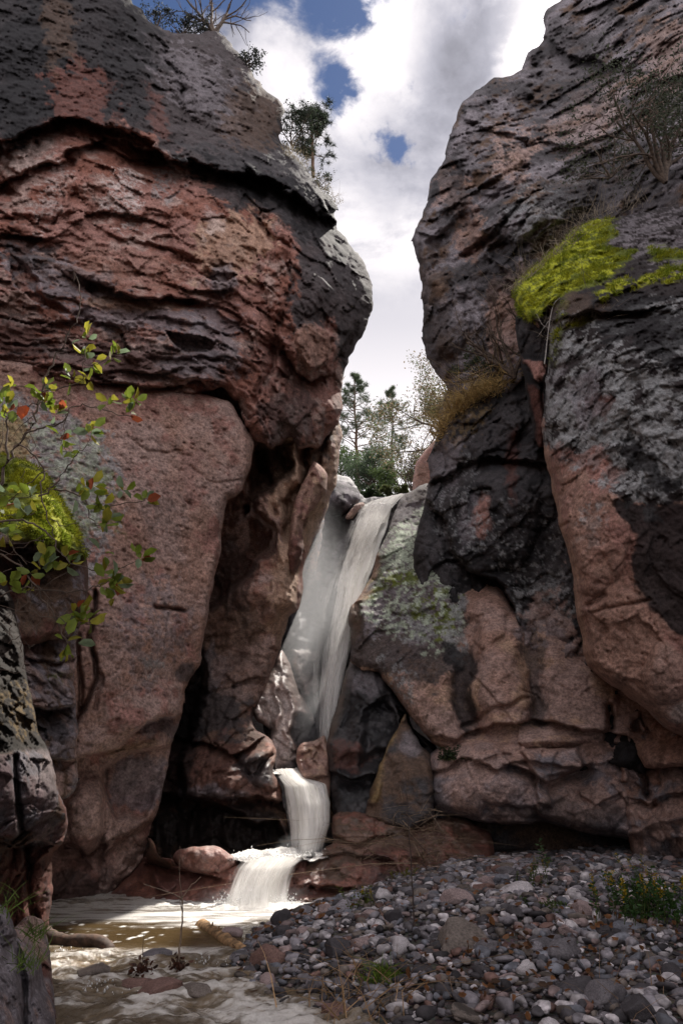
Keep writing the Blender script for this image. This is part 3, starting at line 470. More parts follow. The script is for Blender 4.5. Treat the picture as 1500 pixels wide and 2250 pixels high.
# ---- lichen covered shoulder and the big pink bulging wall below it
rock('cliff', [(882, 1092), (900, 1082), (922, 1070), (942, 1060), (950, 1120), (975, 1165), (1000, 1220), (1050, 1250), (1100, 1280), (1135, 1350), (1200, 1320), (1420, 1400), (1960, 1500), (1960, 1640), (1420, 1690), (1380, 1640), (1290, 1640), (1180, 1650), (1060, 1655), (990, 1650), (950, 1635), (930, 1610), (905, 1580), (880, 1545), (850, 1500), (832, 1475), (800, 1478), (770, 1460),
    (772, 1400), (765, 1360), (768, 1335), (790, 1310), (812, 1270), (824, 1240), (826, 1218), (842, 1190), (855, 1160), (862, 1135), (876, 1110)],
    [(885, 1092, 20.5), (940, 1065, 20), (960, 1130, 18.6), (860, 1160, 18.6), (820, 1240, 17.4), (768, 1345, 15.8), (775, 1440, 15.0), (850, 1490, 14.2), (930, 1600, 13.0), (900, 1300, 15.8), (1000, 1220, 15.8), (980, 1400, 13.9), (1060, 1400, 13.4), (1130, 1350, 13.6), (1100, 1550, 12.4), (1060, 1640, 12.6), (1250, 1580, 12.2), (1400, 1600, 11.6), (1700, 1500, 9.5), (1200, 1400, 13)],
    feats=[('ledge', [(930, 1600), (1010, 1625), (1050, 1600), (1130, 1600), (1210, 1580), (1290, 1600), (1370, 1620)], 22, .35), ('crack', [(1020, 1600), (1080, 1560), (1150, 1540)], 5, .2), ('crack', [(1030, 1380), (1010, 1500), (1040, 1600)], 26, .5), ('crack', [(1165, 1400), (1170, 1500), (1180, 1600)], 22, .4), ('bulge', 1060, 1350, 55, 90, 12, .22), ('bulge', 1100, 1520, 70, 100, 0, .2), ('bulge', 1280, 1540, 80, 80, 0, .22),
        ('push', [(760, 1330), (795, 1320), (800, 1400), (775, 1440), (762, 1390)], 8, .5), ('bulge', 920, 1250, 90, 100, 0, .4), ('crack', [(1000, 1230), (970, 1270), (1040, 1280)], 6, .3), ('crack', [(1340, 1560), (1330, 1640)], 8, .4)],
    disp=[('fbm', .12, 1.3), ('facet', .20, (1.7, 1.7, 1.3), dict(tilt=.9, off=.25, crack=.0)), ('ridge', .025, .3), ('fbm', .02, .1), ('pits', .05, .12, dict(thr=.8)), ('pits', .03, .05, dict(thr=.7)), ('ridge', .05, .14, dict(mask=('p', [(760, 1080), (960, 1060), (1010, 1230), (1000, 1430), (760, 1480)]), soft=30))],
    ang=.6, base=('tan2', 'pink', 'tan'), cs=1.5, seed=41, thick=3, edge=(30, .8), ra=2.8, pits=.45,
    patches=[(('p', [(760, 1080), (950, 1040), (1000, 1220), (1030, 1300), (1010, 1450), (960, 1520), (860, 1480), (740, 1460)]), 'dgrey', .88, dict(amt=24)), (('p', [(800, 1100), (950, 1090), (1000, 1240), (1000, 1400), (780, 1400), (800, 1270)]), 'grey', .7, dict(amt=30, spk=(7, .45))), (('p', [(830, 1190), (930, 1130), (1000, 1220), (1010, 1400), (960, 1430), (800, 1360), (800, 1290)]), 'lichen', .95, dict(amt=34, spk=(6.5, .53), ns=.6)),
        (('e', 930, 1220, 90, 70, -20), 'lichen', .9, dict(amt=30, spk=(9, .50))), (('e', 860, 1275, 60, 18, -14), 'moss2', .9, dict(amt=22, spk=(7, .45))), (('e', 955, 1345, 50, 60, -30), 'moss2', .9, dict(amt=34, spk=(7, .5))), (('e', 900, 1370, 80, 40), 'lgrey', .7, dict(amt=30, spk=(8, .53))), (('l', [(1005, 1290), (1000, 1370), (1010, 1440)], 16), 'lgrey', .75, dict(amt=16, spk=(10, .42))),
        (('e', 870, 1490, 26, 60, -15), 'lgrey', .8, dict(amt=24, spk=(12, .5))), (('p', [(985, 1420), (1035, 1420), (1045, 1560), (1030, 1620), (990, 1560)]), 'black', .88, dict(amt=18, sz=.5)), (('p', [(1140, 1340), (1190, 1350), (1200, 1600), (1160, 1600)]), 'dgrey', .7, dict(amt=24, sz=.5)), (('e', 1180, 1340, 60, 70), 'grey', .7, dict(amt=30, spk=(6, .45))), (('e', 1250, 1480, 50, 90), 'pink', .6, dict(amt=30)), (('e', 940, 1520, 60, 90, -20), 'brown', .45, dict(amt=30, spk=(12, .5))),
        (('l', [(826, 1225), (812, 1270), (790, 1310), (768, 1345)], 12), 'tan', .8, dict(amt=8)), (('e', 775, 1365, 22, 40), 'brown', .85, dict(amt=8, wet=.5))],
    kind='structure')
# ---- lower right: grey bulging layer over a dark cave, cave wall, pillar
rock('cliff', [(940, 1668), (950, 1650), (1000, 1628), (1100, 1620), (1300, 1610), (1420, 1620), (1430, 1860), (1392, 1848), (1300, 1832), (1200, 1808), (1120, 1812), (1060, 1806), (1010, 1796), (960, 1790), (944, 1760), (946, 1720), (940, 1700)],
    [(945, 1680, 12.9), (960, 1790, 12.7), (1100, 1700, 11.9), (1200, 1640, 12.3), (1180, 1800, 12.0), (1400, 1650, 12.0), (1390, 1840, 11.8), (1300, 1740, 11.9)],
    feats=[('ledge', [(945, 1700), (1010, 1672), (1090, 1690), (1150, 1670), (1280, 1688)], 20, .25), ('push', [(1135, 1650), (1270, 1650), (1280, 1690), (1200, 1700), (1215, 1770), (1180, 1760), (1165, 1705)], 9, -.4), ('ledge', [(1130, 1690), (1200, 1712), (1270, 1690)], 22, .45), ('bulge', 1050, 1720, 110, 60, -8, .2), ('push', [(1060, 1760), (1180, 1770), (1200, 1806), (1060, 1800)], 12, .25), ('ledge', [(1280, 1740), (1310, 1760), (1350, 1745)], 10, .2), ('bulge', 1320, 1770, 60, 60, 0, .15)],
    disp=[('facet', .13, (.7, .7, .4), dict(rot=8, warp=.4, tilt=.8, off=.4, crack=.12, cw=.06)), ('ridge', .05, .4), ('fbm', .04, .15), ('fbm', .02, .05)], base=('grey', 'pink', 'grey'), cs=1.1, seed=51, thick=1.2, edge=(26, .9),
    patches=[(('e', 1020, 1690, 60, 24), 'pink', .7, dict(amt=20)), (('e', 1200, 1640, 200, 24), 'tan2', .6, dict(amt=20)), (('e', 1250, 1790, 160, 40), 'dgrey', .6, dict(amt=30))], kind='structure')
rock('cliff', [(700, 1700), (1960, 1700), (1960, 2060), (700, 2060)], [(700, 1700, 14.6), (700, 2060, 14.2), (1000, 1800, 14.6), (1000, 2000, 14.2), (1390, 1800, 13.8), (1900, 1900, 12.5)], disp=[('facet', .15, (1, 1, .4)), ('ridge', .06, .3), ('fbm', .04, .12)],
    base=('brown', 'dgrey', 'brown'), cs=1.0, seed=53, thick=1, step=4, kind='structure', rings=False)
rock('cliff', [(1345, 1600), (1372, 1570), (1400, 1560), (1470, 1590), (1540, 1600), (1960, 1600), (1960, 2060), (1470, 2060), (1420, 1990), (1392, 1940), (1386, 1880), (1376, 1820), (1362, 1760), (1352, 1700), (1358, 1650)],
    [(1350, 1620, 12.0), (1360, 1740, 11.8), (1385, 1900, 11.6), (1440, 1760, 11.0), (1500, 1640, 10.4), (1500, 1980, 11.0), (1900, 1600, 9), (1900, 2000, 9)],
    feats=[('ledge', [(1375, 1600), (1430, 1640), (1500, 1690)], 24, .4), ('crack', [(1395, 1590), (1400, 1680), (1415, 1740)], 9, .6), ('ledge', [(1360, 1740), (1420, 1760), (1460, 1740), (1520, 1735)], 14, .3), ('push', [(1370, 1575), (1395, 1575), (1400, 1640), (1380, 1640)], 8, -.25), ('ledge', [(1385, 1825), (1440, 1800), (1520, 1790)], 14, -.3), ('push', [(1400, 1640), (1440, 1650), (1450, 1720), (1410, 1730)], 10, .5)],
    disp=[('facet', .22, (.55, .55, .4), dict(warp=.5, tilt=.8, off=.55, crack=.2, cw=.06)), ('facet', .07, .22, dict(tilt=.8, crack=.3)), ('ridge', .05, .3), ('fbm', .04, .12), ('fbm', .015, .04)], base=('tan2', 'pink', 'grey'), cs=.9, seed=55, thick=2, edge=(24, .6),
    patches=[(('e', 1440, 1930, 110, 70), 'dgrey', .6, dict(amt=30)), (('e', 1385, 1660, 16, 60), 'grey', .6, dict(amt=14))], kind='structure')

# ---- the great mossy boulder on the right, and the dark split-off flake beside it
rock('boulder', [(1126, 640), (1134, 618), (1160, 598), (1195, 565), (1225, 540), (1255, 510), (1282, 490), (1312, 480), (1345, 478), (1390, 470), (1430, 460), (1500, 440), (1960, 330), (1960, 1660), (1540, 1640), (1500, 1620), (1480, 1612), (1460, 1600), (1430, 1570), (1400, 1545), (1350, 1512), (1316, 1490), (1290, 1465), (1282, 1440), (1278, 1400), (1268, 1360), (1262, 1310), (1258, 1265), (1246, 1215),
    (1232, 1170), (1222, 1120), (1212, 1080), (1206, 1040), (1196, 1010), (1192, 980), (1190, 950), (1186, 930), (1196, 880), (1198, 830), (1204, 790), (1202, 740), (1180, 720), (1150, 700), (1134, 680)],
    [(1126, 650, 12.4), (1160, 600, 12.9), (1282, 490, 13.2), (1500, 440, 12.4), (1900, 350, 9.5), (1200, 700, 11.0), (1230, 670, 10.6), (1300, 660, 10.2), (1500, 600, 10.2), (1500, 700, 8.8), (1200, 900, 10.3), (1210, 1080, 10.0), (1350, 800, 9.1), (1350, 1100, 8.7), (1260, 1280, 9.4), (1285, 1450, 9.6), (1350, 1350, 9.0), (1450, 1560, 9.2), (1500, 1620, 9.2), (1900, 800, 7.5), (1900, 1500, 7.5), (1420, 1450, 9.0)],
    feats=[('ledge', [(1128, 700), (1190, 712), (1240, 700), (1310, 690), (1420, 680)], 40, .3), ('crack', [(1195, 690), (1205, 740), (1200, 800)], 8, .5), ('crack', [(1240, 640), (1205, 690)], 8, .35), ('ridge', [(1400, 620), (1330, 650), (1245, 712)], 8, .25), ('crack', [(1300, 1345), (1350, 1335), (1430, 1310)], 3, .1), ('crack', [(1290, 1330), (1330, 1310)], 5, .12), ('crack', [(1215, 1160), (1250, 1150)], 5, .15), ('bulge', 1300, 1180, 90, 130, 0, .25), ('bulge', 1460, 1480, 60, 70, 0, .3), ('crack', [(1300, 1470), (1380, 1500), (1430, 1540)], 4, .06)],
    disp=[('fbm', .14, 1.0), ('ridge', .09, .4, dict(mask=('p', [(1100, 400), (1960, 400), (1960, 1120), (1350, 1100), (1190, 980)]), soft=40)), ('facet', .09, (.35, .35, .25), dict(tilt=.7, off=.5, crack=.3, cw=.1, mask=('p', [(1180, 700), (1960, 600), (1960, 1100), (1380, 1080), (1190, 980)]), soft=40)), ('fbm', .045, .1, dict(mask=('p', [(1100, 400), (1960, 400), (1960, 1120), (1350, 1100), (1190, 980)]), soft=40, g=.6)), ('fbm', .02, .05, dict(g=.65)), ('fbm', .05, (.25, .25, .08), dict(rot=20, mask=('p', [(1126, 640), (1282, 480), (1500, 540), (1500, 580), (1300, 650), (1150, 700)]), soft=20)),
        ('pits', .05, .07, dict(thr=.8, mask=('p', [(1200, 1050), (1500, 1100), (1500, 1640), (1280, 1500)]), soft=30)), ('pits', .025, .03, dict(thr=.6, mask=('p', [(1200, 1050), (1500, 1100), (1500, 1640), (1280, 1500)]), soft=30))],
    base=('tan2', 'red2', 'tan2'), cs=1.0, seed=61, thick=3.5, edge=(30, .9), ra=3,
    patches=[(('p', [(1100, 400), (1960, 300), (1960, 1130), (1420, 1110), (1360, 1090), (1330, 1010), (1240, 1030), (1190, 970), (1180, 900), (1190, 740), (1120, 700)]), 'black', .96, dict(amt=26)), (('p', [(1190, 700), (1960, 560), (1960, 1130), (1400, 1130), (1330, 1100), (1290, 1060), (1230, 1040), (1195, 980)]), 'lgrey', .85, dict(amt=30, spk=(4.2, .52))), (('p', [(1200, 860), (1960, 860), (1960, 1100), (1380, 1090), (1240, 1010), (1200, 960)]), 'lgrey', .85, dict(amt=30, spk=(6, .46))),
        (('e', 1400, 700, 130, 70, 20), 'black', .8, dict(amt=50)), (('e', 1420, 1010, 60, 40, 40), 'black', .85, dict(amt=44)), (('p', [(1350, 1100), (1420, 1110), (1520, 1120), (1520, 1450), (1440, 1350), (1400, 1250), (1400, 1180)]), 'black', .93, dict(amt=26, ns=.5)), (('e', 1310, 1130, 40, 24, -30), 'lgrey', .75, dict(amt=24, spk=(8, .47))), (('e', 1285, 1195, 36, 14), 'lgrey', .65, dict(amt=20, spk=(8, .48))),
        (('e', 1290, 1020, 60, 30, 10), 'red2', .6, dict(amt=34)), (('e', 1320, 890, 40, 24), 'maroon', .6, dict(amt=30)), (('e', 1270, 860, 50, 50), 'grey', .6, dict(amt=44)), (('p', [(1230, 1170), (1300, 1120), (1350, 1200), (1400, 1300), (1440, 1400), (1500, 1460), (1500, 1560), (1400, 1540), (1290, 1460), (1262, 1300)]), 'tan2', .6, dict(amt=34)), (('e', 1470, 1500, 60, 80), 'pink', .5, dict(amt=20)), (('e', 1500, 1560, 40, 30), 'lgrey', .45, dict(amt=20)), (('l', [(1195, 985), (1212, 1080), (1234, 1170), (1260, 1300), (1285, 1450)], 6), 'tan', .6, dict(amt=3)),
        (('p', [(1380, 480), (1500, 445), (1960, 350), (1960, 560), (1500, 600), (1400, 560), (1330, 520)]), 'grey', .7, dict(amt=34, spk=(5, .46), sz=2)),
        (('p', [(1120, 720), (1120, 600), (1160, 580), (1290, 470), (1350, 470), (1330, 510), (1390, 560), (1350, 600), (1300, 640), (1240, 650), (1190, 690), (1150, 720)]), 'moss2', .95, dict(amt=20)), (('p', [(1120, 715), (1120, 600), (1160, 580), (1290, 475), (1330, 480), (1320, 530), (1360, 580), (1330, 610), (1290, 640), (1240, 650), (1190, 680), (1150, 710)]), 'moss', .97, dict(amt=18, spk=(4, .485), sz=2.6, sx=.8)), (('l', [(1430, 550), (1480, 560), (1560, 575)], 14), 'moss2', .9, dict(amt=14)), (('l', [(1330, 650), (1380, 625), (1440, 600), (1530, 590)], 12), 'moss', .85, dict(amt=14, spk=(6, .47))), (('l', [(1240, 660), (1215, 790)], 12), 'moss2', .6, dict(amt=12, spk=(8, .48))), (('e', 1270, 715, 20, 7, -20), 'moss', .8, dict(amt=6)), (('e', 1290, 680, 60, 20, 0), 'brown', .5, dict(amt=20))],
    label='huge boulder with bright moss on top and pale lichen below on the right', cat='boulder')
rock('rock_flake', [(1130, 690), (1180, 700), (1212, 730), (1208, 800), (1202, 900), (1200, 985), (1180, 985), (1166, 930), (1158, 870), (1146, 800), (1132, 740)], [(1132, 700, 12.6), (1205, 720, 11.8), (1150, 850, 12.5), (1200, 850, 11.9), (1190, 980, 12.4)],
    feats=[('push', [(1145, 785), (1190, 790), (1200, 830), (1180, 850), (1152, 830)], 4, -.25), ('crack', [(1182, 840), (1194, 980)], 4, .3)], disp=DET, base=('black', 'dgrey', 'black'), cs=.5, seed=66, thick=1.0, edge=(12, .4),
    patches=[(('p', [(1145, 785), (1172, 790), (1200, 800), (1196, 828), (1178, 846), (1152, 825)]), 'red2', .9, dict(amt=3, soft=4)), (('p', [(1150, 850), (1185, 870), (1196, 985), (1180, 985)]), 'maroon', .8, dict(amt=8))], label='narrow dark rock flake behind the left edge of the huge mossy boulder', cat='rock')

# ---- wet black wedge, triangular slab and rock steps round the cascades
rock('wet_rock', [(735, 1560), (752, 1500), (770, 1450), (800, 1440), (840, 1470), (870, 1510), (892, 1555), (905, 1600), (960, 1640), (990, 1700), (990, 1860), (850, 1860), (760, 1830), (730, 1780), (722, 1700), (716, 1640), (722, 1610)],
    [(735, 1560, 15.2), (780, 1450, 15.4), (890, 1560, 14.6), (720, 1700, 13.9), (760, 1830, 13.1), (860, 1700, 13.6), (800, 1600, 13.9), (980, 1850, 13)],
    feats=[('push', [(800, 1560), (850, 1530), (880, 1600), (850, 1700), (790, 1690)], 24, .5), ('ridge', [(735, 1640), (790, 1660), (860, 1640)], 16, .3), ('push', [(870, 1560), (905, 1600), (935, 1650), (900, 1650), (880, 1600)], 8, .9), ('ledge', [(720, 1690), (780, 1710), (840, 1700)], 20, .4)],
    disp=[('facet', .16, (.7, .7, .8), dict(warp=.6, tilt=.7, off=.4, crack=.05)), ('ridge', .09, .4), ('fbm', .05, .15), ('fbm', .02, .05)], base=('black', 'dgrey', 'black'), cs=.8, seed=71, thick=1.5, edge=(24, .7), wet=.6,
    patches=[(('e', 760, 1660, 50, 34, 10), 'maroon', .75, dict(amt=20, wet=.6)), (('e', 800, 1500, 40, 30), 'grey', .5, dict(amt=20)), (('e', 840, 1450, 60, 20), 'grey', .6, dict(amt=14)), (('l', [(725, 1620), (745, 1540), (772, 1450)], 8), 'brown', .8, dict(amt=5))], label='wet black rock wedge between the tall waterfall and the pink wall', cat='rock')
rock('rock_slab', [(888, 1562), (896, 1590), (925, 1640), (950, 1660), (955, 1800), (900, 1830), (800, 1800), (812, 1740), (830, 1690), (850, 1640), (872, 1600)], [(890, 1570, 13.9), (820, 1780, 13.0), (950, 1680, 13.1), (900, 1700, 12.8), (940, 1800, 12.6)],
    feats=[('ridge', [(890, 1570), (850, 1650), (812, 1760)], 7, .15)], disp=DET, base=('brown', 'dgrey', 'brown'), cs=.7, seed=73, thick=.8, edge=(16, .3), wet=.3,
    patches=[(('e', 900, 1640, 24, 30), 'grey', .7, dict(amt=10)), (('l', [(889, 1566), (862, 1625), (836, 1690), (815, 1755)], 6), 'gold', .6, dict(amt=3))], label='leaning triangular slab right of the wet black rock wedge', cat='rock')
rock('orange_rock', [(655, 1700), (650, 1660), (652, 1644), (660, 1632), (680, 1628), (702, 1622), (716, 1612), (722, 1640), (728, 1700), (724, 1760), (700, 1760), (660, 1740)], [(655, 1650, 14.6), (716, 1620, 14.8), (725, 1700, 14.2), (700, 1700, 14.0), (670, 1680, 14.2), (660, 1740, 14)],
    feats=[('ledge', [(652, 1650), (680, 1640), (690, 1665), (700, 1625)], 12, .18), ('bulge', 690, 1705, 26, 16, 0, .3), ('crack', [(665, 1660), (680, 1690)], 6, .15)], disp=[('ridge', .03, .2), ('fbm', .03, .12)], base=('tan2', 'red2', 'tan'), cs=.5, seed=75, thick=.8, edge=(12, .35), wet=.7,
    label='smooth orange rock at the head of the second cascade', cat='rock')
rock('rock_step', [(730, 1790), (760, 1775), (820, 1790), (900, 1800), (1010, 1790), (1080, 1830), (1090, 1960), (1000, 2010), (700, 2010), (640, 1998), (648, 1960), (654, 1930), (664, 1905), (690, 1880), (712, 1862), (735, 1850), (728, 1820)],
    [(730, 1800, 13.1), (690, 1890, 12.4), (650, 1940, 12.0), (650, 1995, 11.7), (760, 1990, 11.5), (740, 1900, 12.0), (850, 1850, 12.4), (1000, 1830, 12.8), (1000, 1990, 11.6)],
    feats=[('ledge', [(650, 1942), (700, 1945), (790, 1952)], 26, .3), ('ledge', [(728, 1838), (780, 1850), (840, 1835)], 16, .25), ('ledge', [(700, 1880), (760, 1870), (850, 1890)], 12, .2)],
    disp=[('facet', .16, (.6, .6, .35), dict(warp=.5, tilt=.8, off=.5, crack=.1)), ('ridge', .05, .25), ('fbm', .04, .12), ('fbm', .015, .04)], base=('maroon', 'brown', 'red'), cs=.7, seed=77, thick=1.2, edge=(18, .4), wet=.75,
    patches=[(('e', 780, 1850, 50, 14), 'tan2', .6, dict(amt=12)), (('e', 900, 1960, 110, 40), 'black', .6, dict(amt=30)), (('p', [(640, 1945), (790, 1955), (780, 2000), (640, 2000)]), 'maroon', .6, dict(amt=8))], label='dark red wet rock step right of the lowest cascade', cat='rock')
rock('rock_step', [(296, 1912), (318, 1880), (360, 1885), (400, 1890), (460, 1900), (500, 1895), (560, 1890), (680, 1880), (690, 2010), (460, 2010), (200, 2010), (230, 1975), (262, 1945)], [(300, 1910, 13.0), (240, 1990, 12.2), (400, 1990, 11.8), (400, 1900, 12.5), (520, 1900, 12.3), (560, 1990, 11.75), (680, 1890, 12.3), (680, 1990, 11.75)],
    feats=[('ridge', [(340, 1925), (362, 1960)], 10, .2), ('ledge', [(330, 1900), (400, 1915), (470, 1930)], 14, .3)], disp=[('facet', .10, .6, dict(tilt=.6, crack=.1)), ('ridge', .04, .3), ('fbm', .02, .08)], base=('maroon', 'red', 'maroon'), cs=.8, seed=79, thick=1, edge=(12, .3), wet=.7,
    label='low dark red rock step left of and behind the lowest cascade', cat='rock')
rock('red_rock', [(378, 1880), (392, 1866), (440, 1860), (475, 1857), (498, 1868), (522, 1885), (520, 1900), (505, 1916), (490, 1926), (440, 1920), (390, 1904)], [(380, 1885, 12.4), (520, 1890, 12.1), (450, 1880, 11.9), (450, 1918, 12.0)], disp=[('ridge', .07, .3), ('fbm', .04, .12), ('fbm', .02, .05)],
    base=('red', 'red2', 'pink'), cs=.4, seed=81, thick=.7, edge=(16, .35), wet=.6, label='bright red wet rock beside the top of the lowest cascade', cat='rock')
rock('rock_shard', [(318, 1880), (330, 1860), (322, 1838), (338, 1850), (345, 1880), (385, 1890), (390, 1912), (350, 1905), (322, 1900)], [(320, 1880, 12.6), (385, 1900, 12.3), (340, 1880, 12.3)], disp=DET, base=('maroon', 'brown', 'red'), cs=.4, seed=82, thick=.4, edge=(8, .2), wet=.5, label='pile of dark broken rock at the foot of the pockmarked slab', cat='rock')

# ---- near left: mossy boulder, ledgy column, dark foreground rocks
rock('mossy_boulder', [(-300, 980), (0, 1000), (60, 1010), (95, 1035), (120, 1075), (150, 1125), (178, 1170), (192, 1215), (196, 1260), (190, 1330), (160, 1400), (60, 1420), (-300, 1420)], [(-300, 1000, 6.0), (-300, 1400, 6.0), (0, 1010, 8.2), (60, 1020, 8.4), (190, 1220, 8.4), (100, 1120, 7.6), (100, 1180, 7.6), (60, 1260, 8.2), (0, 1200, 7.2), (0, 1400, 7.2), (170, 1380, 8.6)],
    feats=[('ledge', [(30, 1190), (80, 1185), (140, 1205), (192, 1225)], 60, .6)], disp=[('fbm', .06, .5), ('fbm', .05, (.2, .2, .07), dict(rot=-40)), ('fbm', .02, .05, dict(g=.65)), ('ridge', .04, .2)], base=('brown', 'maroon', 'grey'), cs=.6, seed=85, thick=1.5, edge=(24, .6),
    patches=[(('p', [(-50, 1000), (0, 990), (110, 1030), (200, 1220), (190, 1235), (140, 1205), (80, 1190), (20, 1180), (-50, 1120)]), 'moss2', .95, dict(amt=8)), (('p', [(40, 1010), (110, 1030), (200, 1210), (185, 1215), (140, 1195), (90, 1170), (70, 1100), (30, 1040)]), 'moss', .95, dict(amt=10, spk=(6, .42), ns=.2)), (('e', 60, 1250, 60, 40), 'black', .8, dict(amt=20))], label='boulder at the left edge with a bright green moss cap', cat='boulder')
rock('rock_ledge', [(40, 1330), (150, 1320), (178, 1360), (165, 1410), (172, 1450), (160, 1490), (168, 1530), (172, 1600), (168, 1660), (172, 1700), (168, 1738), (140, 1760), (60, 1740), (20, 1500)], [(40, 1340, 8.6), (170, 1360, 9.2), (165, 1530, 9.0), (168, 1700, 9.3), (60, 1500, 7.9), (60, 1740, 8.2), (130, 1640, 8.6)],
    feats=[('ledge', [(65, 1555), (120, 1565), (168, 1550)], 36, .6), ('ledge', [(100, 1660), (140, 1670), (170, 1665)], 20, .35), ('ledge', [(60, 1440), (120, 1450), (170, 1445)], 12, .15), ('crack', [(150, 1420), (158, 1500)], 3, .1)], disp=[('facet', .13, (.5, .5, .14), dict(rot=-8, tilt=.8, off=.7, crack=.3, cw=.08)), ('ridge', .04, .2), ('fbm', .02, .06)], base=('pink', 'grey', 'brown'), cs=.5, seed=87, thick=1.0, edge=(14, .35),
    patches=[(('e', 120, 1490, 30, 16), 'moss2', .7, dict(amt=14, spk=(10, .5))), (('e', 110, 1600, 50, 34), 'black', .6, dict(amt=20))], label='stack of thin grey ledges between the dark near rock and the pockmarked slab', cat='rock')
rock('foreground_rock', [(-350, 1250), (0, 1262), (20, 1290), (40, 1370), (60, 1480), (75, 1560), (85, 1610), (105, 1640), (120, 1690), (128, 1740), (148, 1775), (150, 1810), (142, 1850), (118, 1870), (112, 1900), (116, 1950), (110, 2030), (92, 2050), (-350, 2300)],
    [(-350, 1300, 4.5), (-350, 2300, 4.5), (0, 1270, 7.2), (60, 1480, 7.0), (0, 1500, 6.2), (80, 1620, 6.9), (145, 1800, 7.2), (0, 1750, 6.0), (60, 1750, 6.3), (110, 1900, 8.2), (110, 2030, 8.4), (30, 2000, 7.4), (0, 2100, 7.0)],
    feats=[('ledge', [(58, 1855), (90, 1845), (135, 1865)], 40, .7), ('crack', [(38, 1660), (45, 1740), (58, 1820), (30, 1850)], 6, .35), ('push', [(-20, 1650), (36, 1650), (50, 1830), (30, 1850), (-20, 1810)], 8, -.2), ('ledge', [(-10, 1840), (30, 1860), (50, 1845)], 14, .3), ('crack', [(60, 1870), (70, 2000), (80, 2050)], 8, .4), ('push', [(30, 1860), (60, 1850), (60, 1920), (40, 1930)], 6, -.15)],
    disp=[('facet', .16, (.5, .5, .3), dict(rot=-15, tilt=.9, off=.5, crack=.10, cw=.06)), ('facet', .05, (.2, .2, .1), dict(rot=-15, tilt=.9, off=.5, crack=.2)), ('ridge', .04, .15), ('fbm', .03, .06), ('fbm', .012, .03)], ang=1.7, base=('brown', 'maroon', 'dgrey'), cs=.5, seed=89, thick=1.5, edge=(16, .4),
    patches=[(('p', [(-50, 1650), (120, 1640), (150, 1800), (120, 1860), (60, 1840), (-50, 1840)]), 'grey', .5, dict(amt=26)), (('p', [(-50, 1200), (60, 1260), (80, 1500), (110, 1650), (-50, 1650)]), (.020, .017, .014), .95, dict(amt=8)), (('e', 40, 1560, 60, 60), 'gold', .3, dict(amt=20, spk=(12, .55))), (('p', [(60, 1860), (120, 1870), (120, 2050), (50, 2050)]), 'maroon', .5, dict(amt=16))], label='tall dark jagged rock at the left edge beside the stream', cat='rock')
rock('foreground_rock', [(-350, 1900), (0, 1985), (20, 2000), (35, 2050), (60, 2080), (90, 2110), (100, 2160), (118, 2200), (124, 2260), (130, 2420), (-350, 2420)], [(-350, 1900, 3.5), (-350, 2400, 3.5), (0, 1990, 5.6), (30, 2060, 5.4), (100, 2160, 5.9), (120, 2250, 5.6), (0, 2250, 4.6), (60, 2150, 5.2), (120, 2400, 5)],
    feats=[('crack', [(40, 2060), (55, 2160), (50, 2260)], 6, .3)], disp=[('facet', .12, (.4, .4, .5), dict(tilt=.8, off=.4, crack=.15)), ('facet', .04, .15, dict(crack=.3)), ('ridge', .03, .12), ('fbm', .02, .05), ('fbm', .01, .02)], base=('grey', 'grey', 'pink'), cs=.5, seed=91, thick=1.2, edge=(16, .35), label='grey rock with green shoots in the lower left corner', cat='rock')
rock('foreground_rock', [(60, 2010), (95, 2020), (104, 2060), (112, 2100), (118, 2160), (124, 2230), (124, 2420), (20, 2420), (20, 2050)], [(60, 2020, 6.6), (104, 2060, 7.0), (118, 2200, 6.0), (50, 2200, 5.6), (80, 2400, 5.4)], disp=[('facet', .1, (.4, .4, .5), dict(tilt=.8, off=.4, crack=.15)), ('ridge', .03, .12), ('fbm', .02, .05)], base=('pink', 'grey', 'maroon'), cs=.5, seed=93, thick=.8, edge=(10, .25), wet=.2, label='narrow pinkish rock wedged between the corner rock and the stream', cat='rock')

# ---- the canyon goes on beside and behind the camera; these walls shade the floor
for sx_, path in ((-1, [(-9.5, 10.5), (-7.2, 7), (-6.0, 3), (-6.2, -3), (-7.5, -9), (-9.5, -18)]), (1, [(9.5, 9.5), (7.6, 6), (6.8, 2), (6.6, -3), (8, -9), (10, -18)])):
    P_ = np.array(path, float); t = np.linspace(0, len(P_)-1, 70); X_ = np.interp(t, np.arange(len(P_)), P_[:, 0]); Y_ = np.interp(t, np.arange(len(P_)), P_[:, 1]); Z_ = np.linspace(-.6, 15, 50)
    xx, zz_ = np.meshgrid(X_, Z_); yy = np.meshgrid(Y_, Z_)[0]; W_ = np.stack([xx.ravel(), yy.ravel(), zz_.ravel()], 1); k_ = facet(W_/2.2, 7, .8, .5, .1, .05)*.6+(fbm(W_*.8, 4, 3)-.5)*1.2; W_[:, 0] += sx_*(k_+.12*(W_[:, 2]/4)**2)
    i = np.arange(50*70).reshape(50, 70); f_ = np.stack([i[:-1, :-1], i[:-1, 1:], i[1:, 1:], i[1:, :-1]], -1).reshape(-1, 4)
    me = mesh_np('cliff', W_, f_, ROCK); n_ = fbm(W_/1.5, 4, 9)[:, None]; vcol(me, 'Col', np.c_[np.array([[.2, .12, .09]])*(.6+.8*n_), np.full(len(W_), .9)]); tag(link('cliff', me), kind='structure')

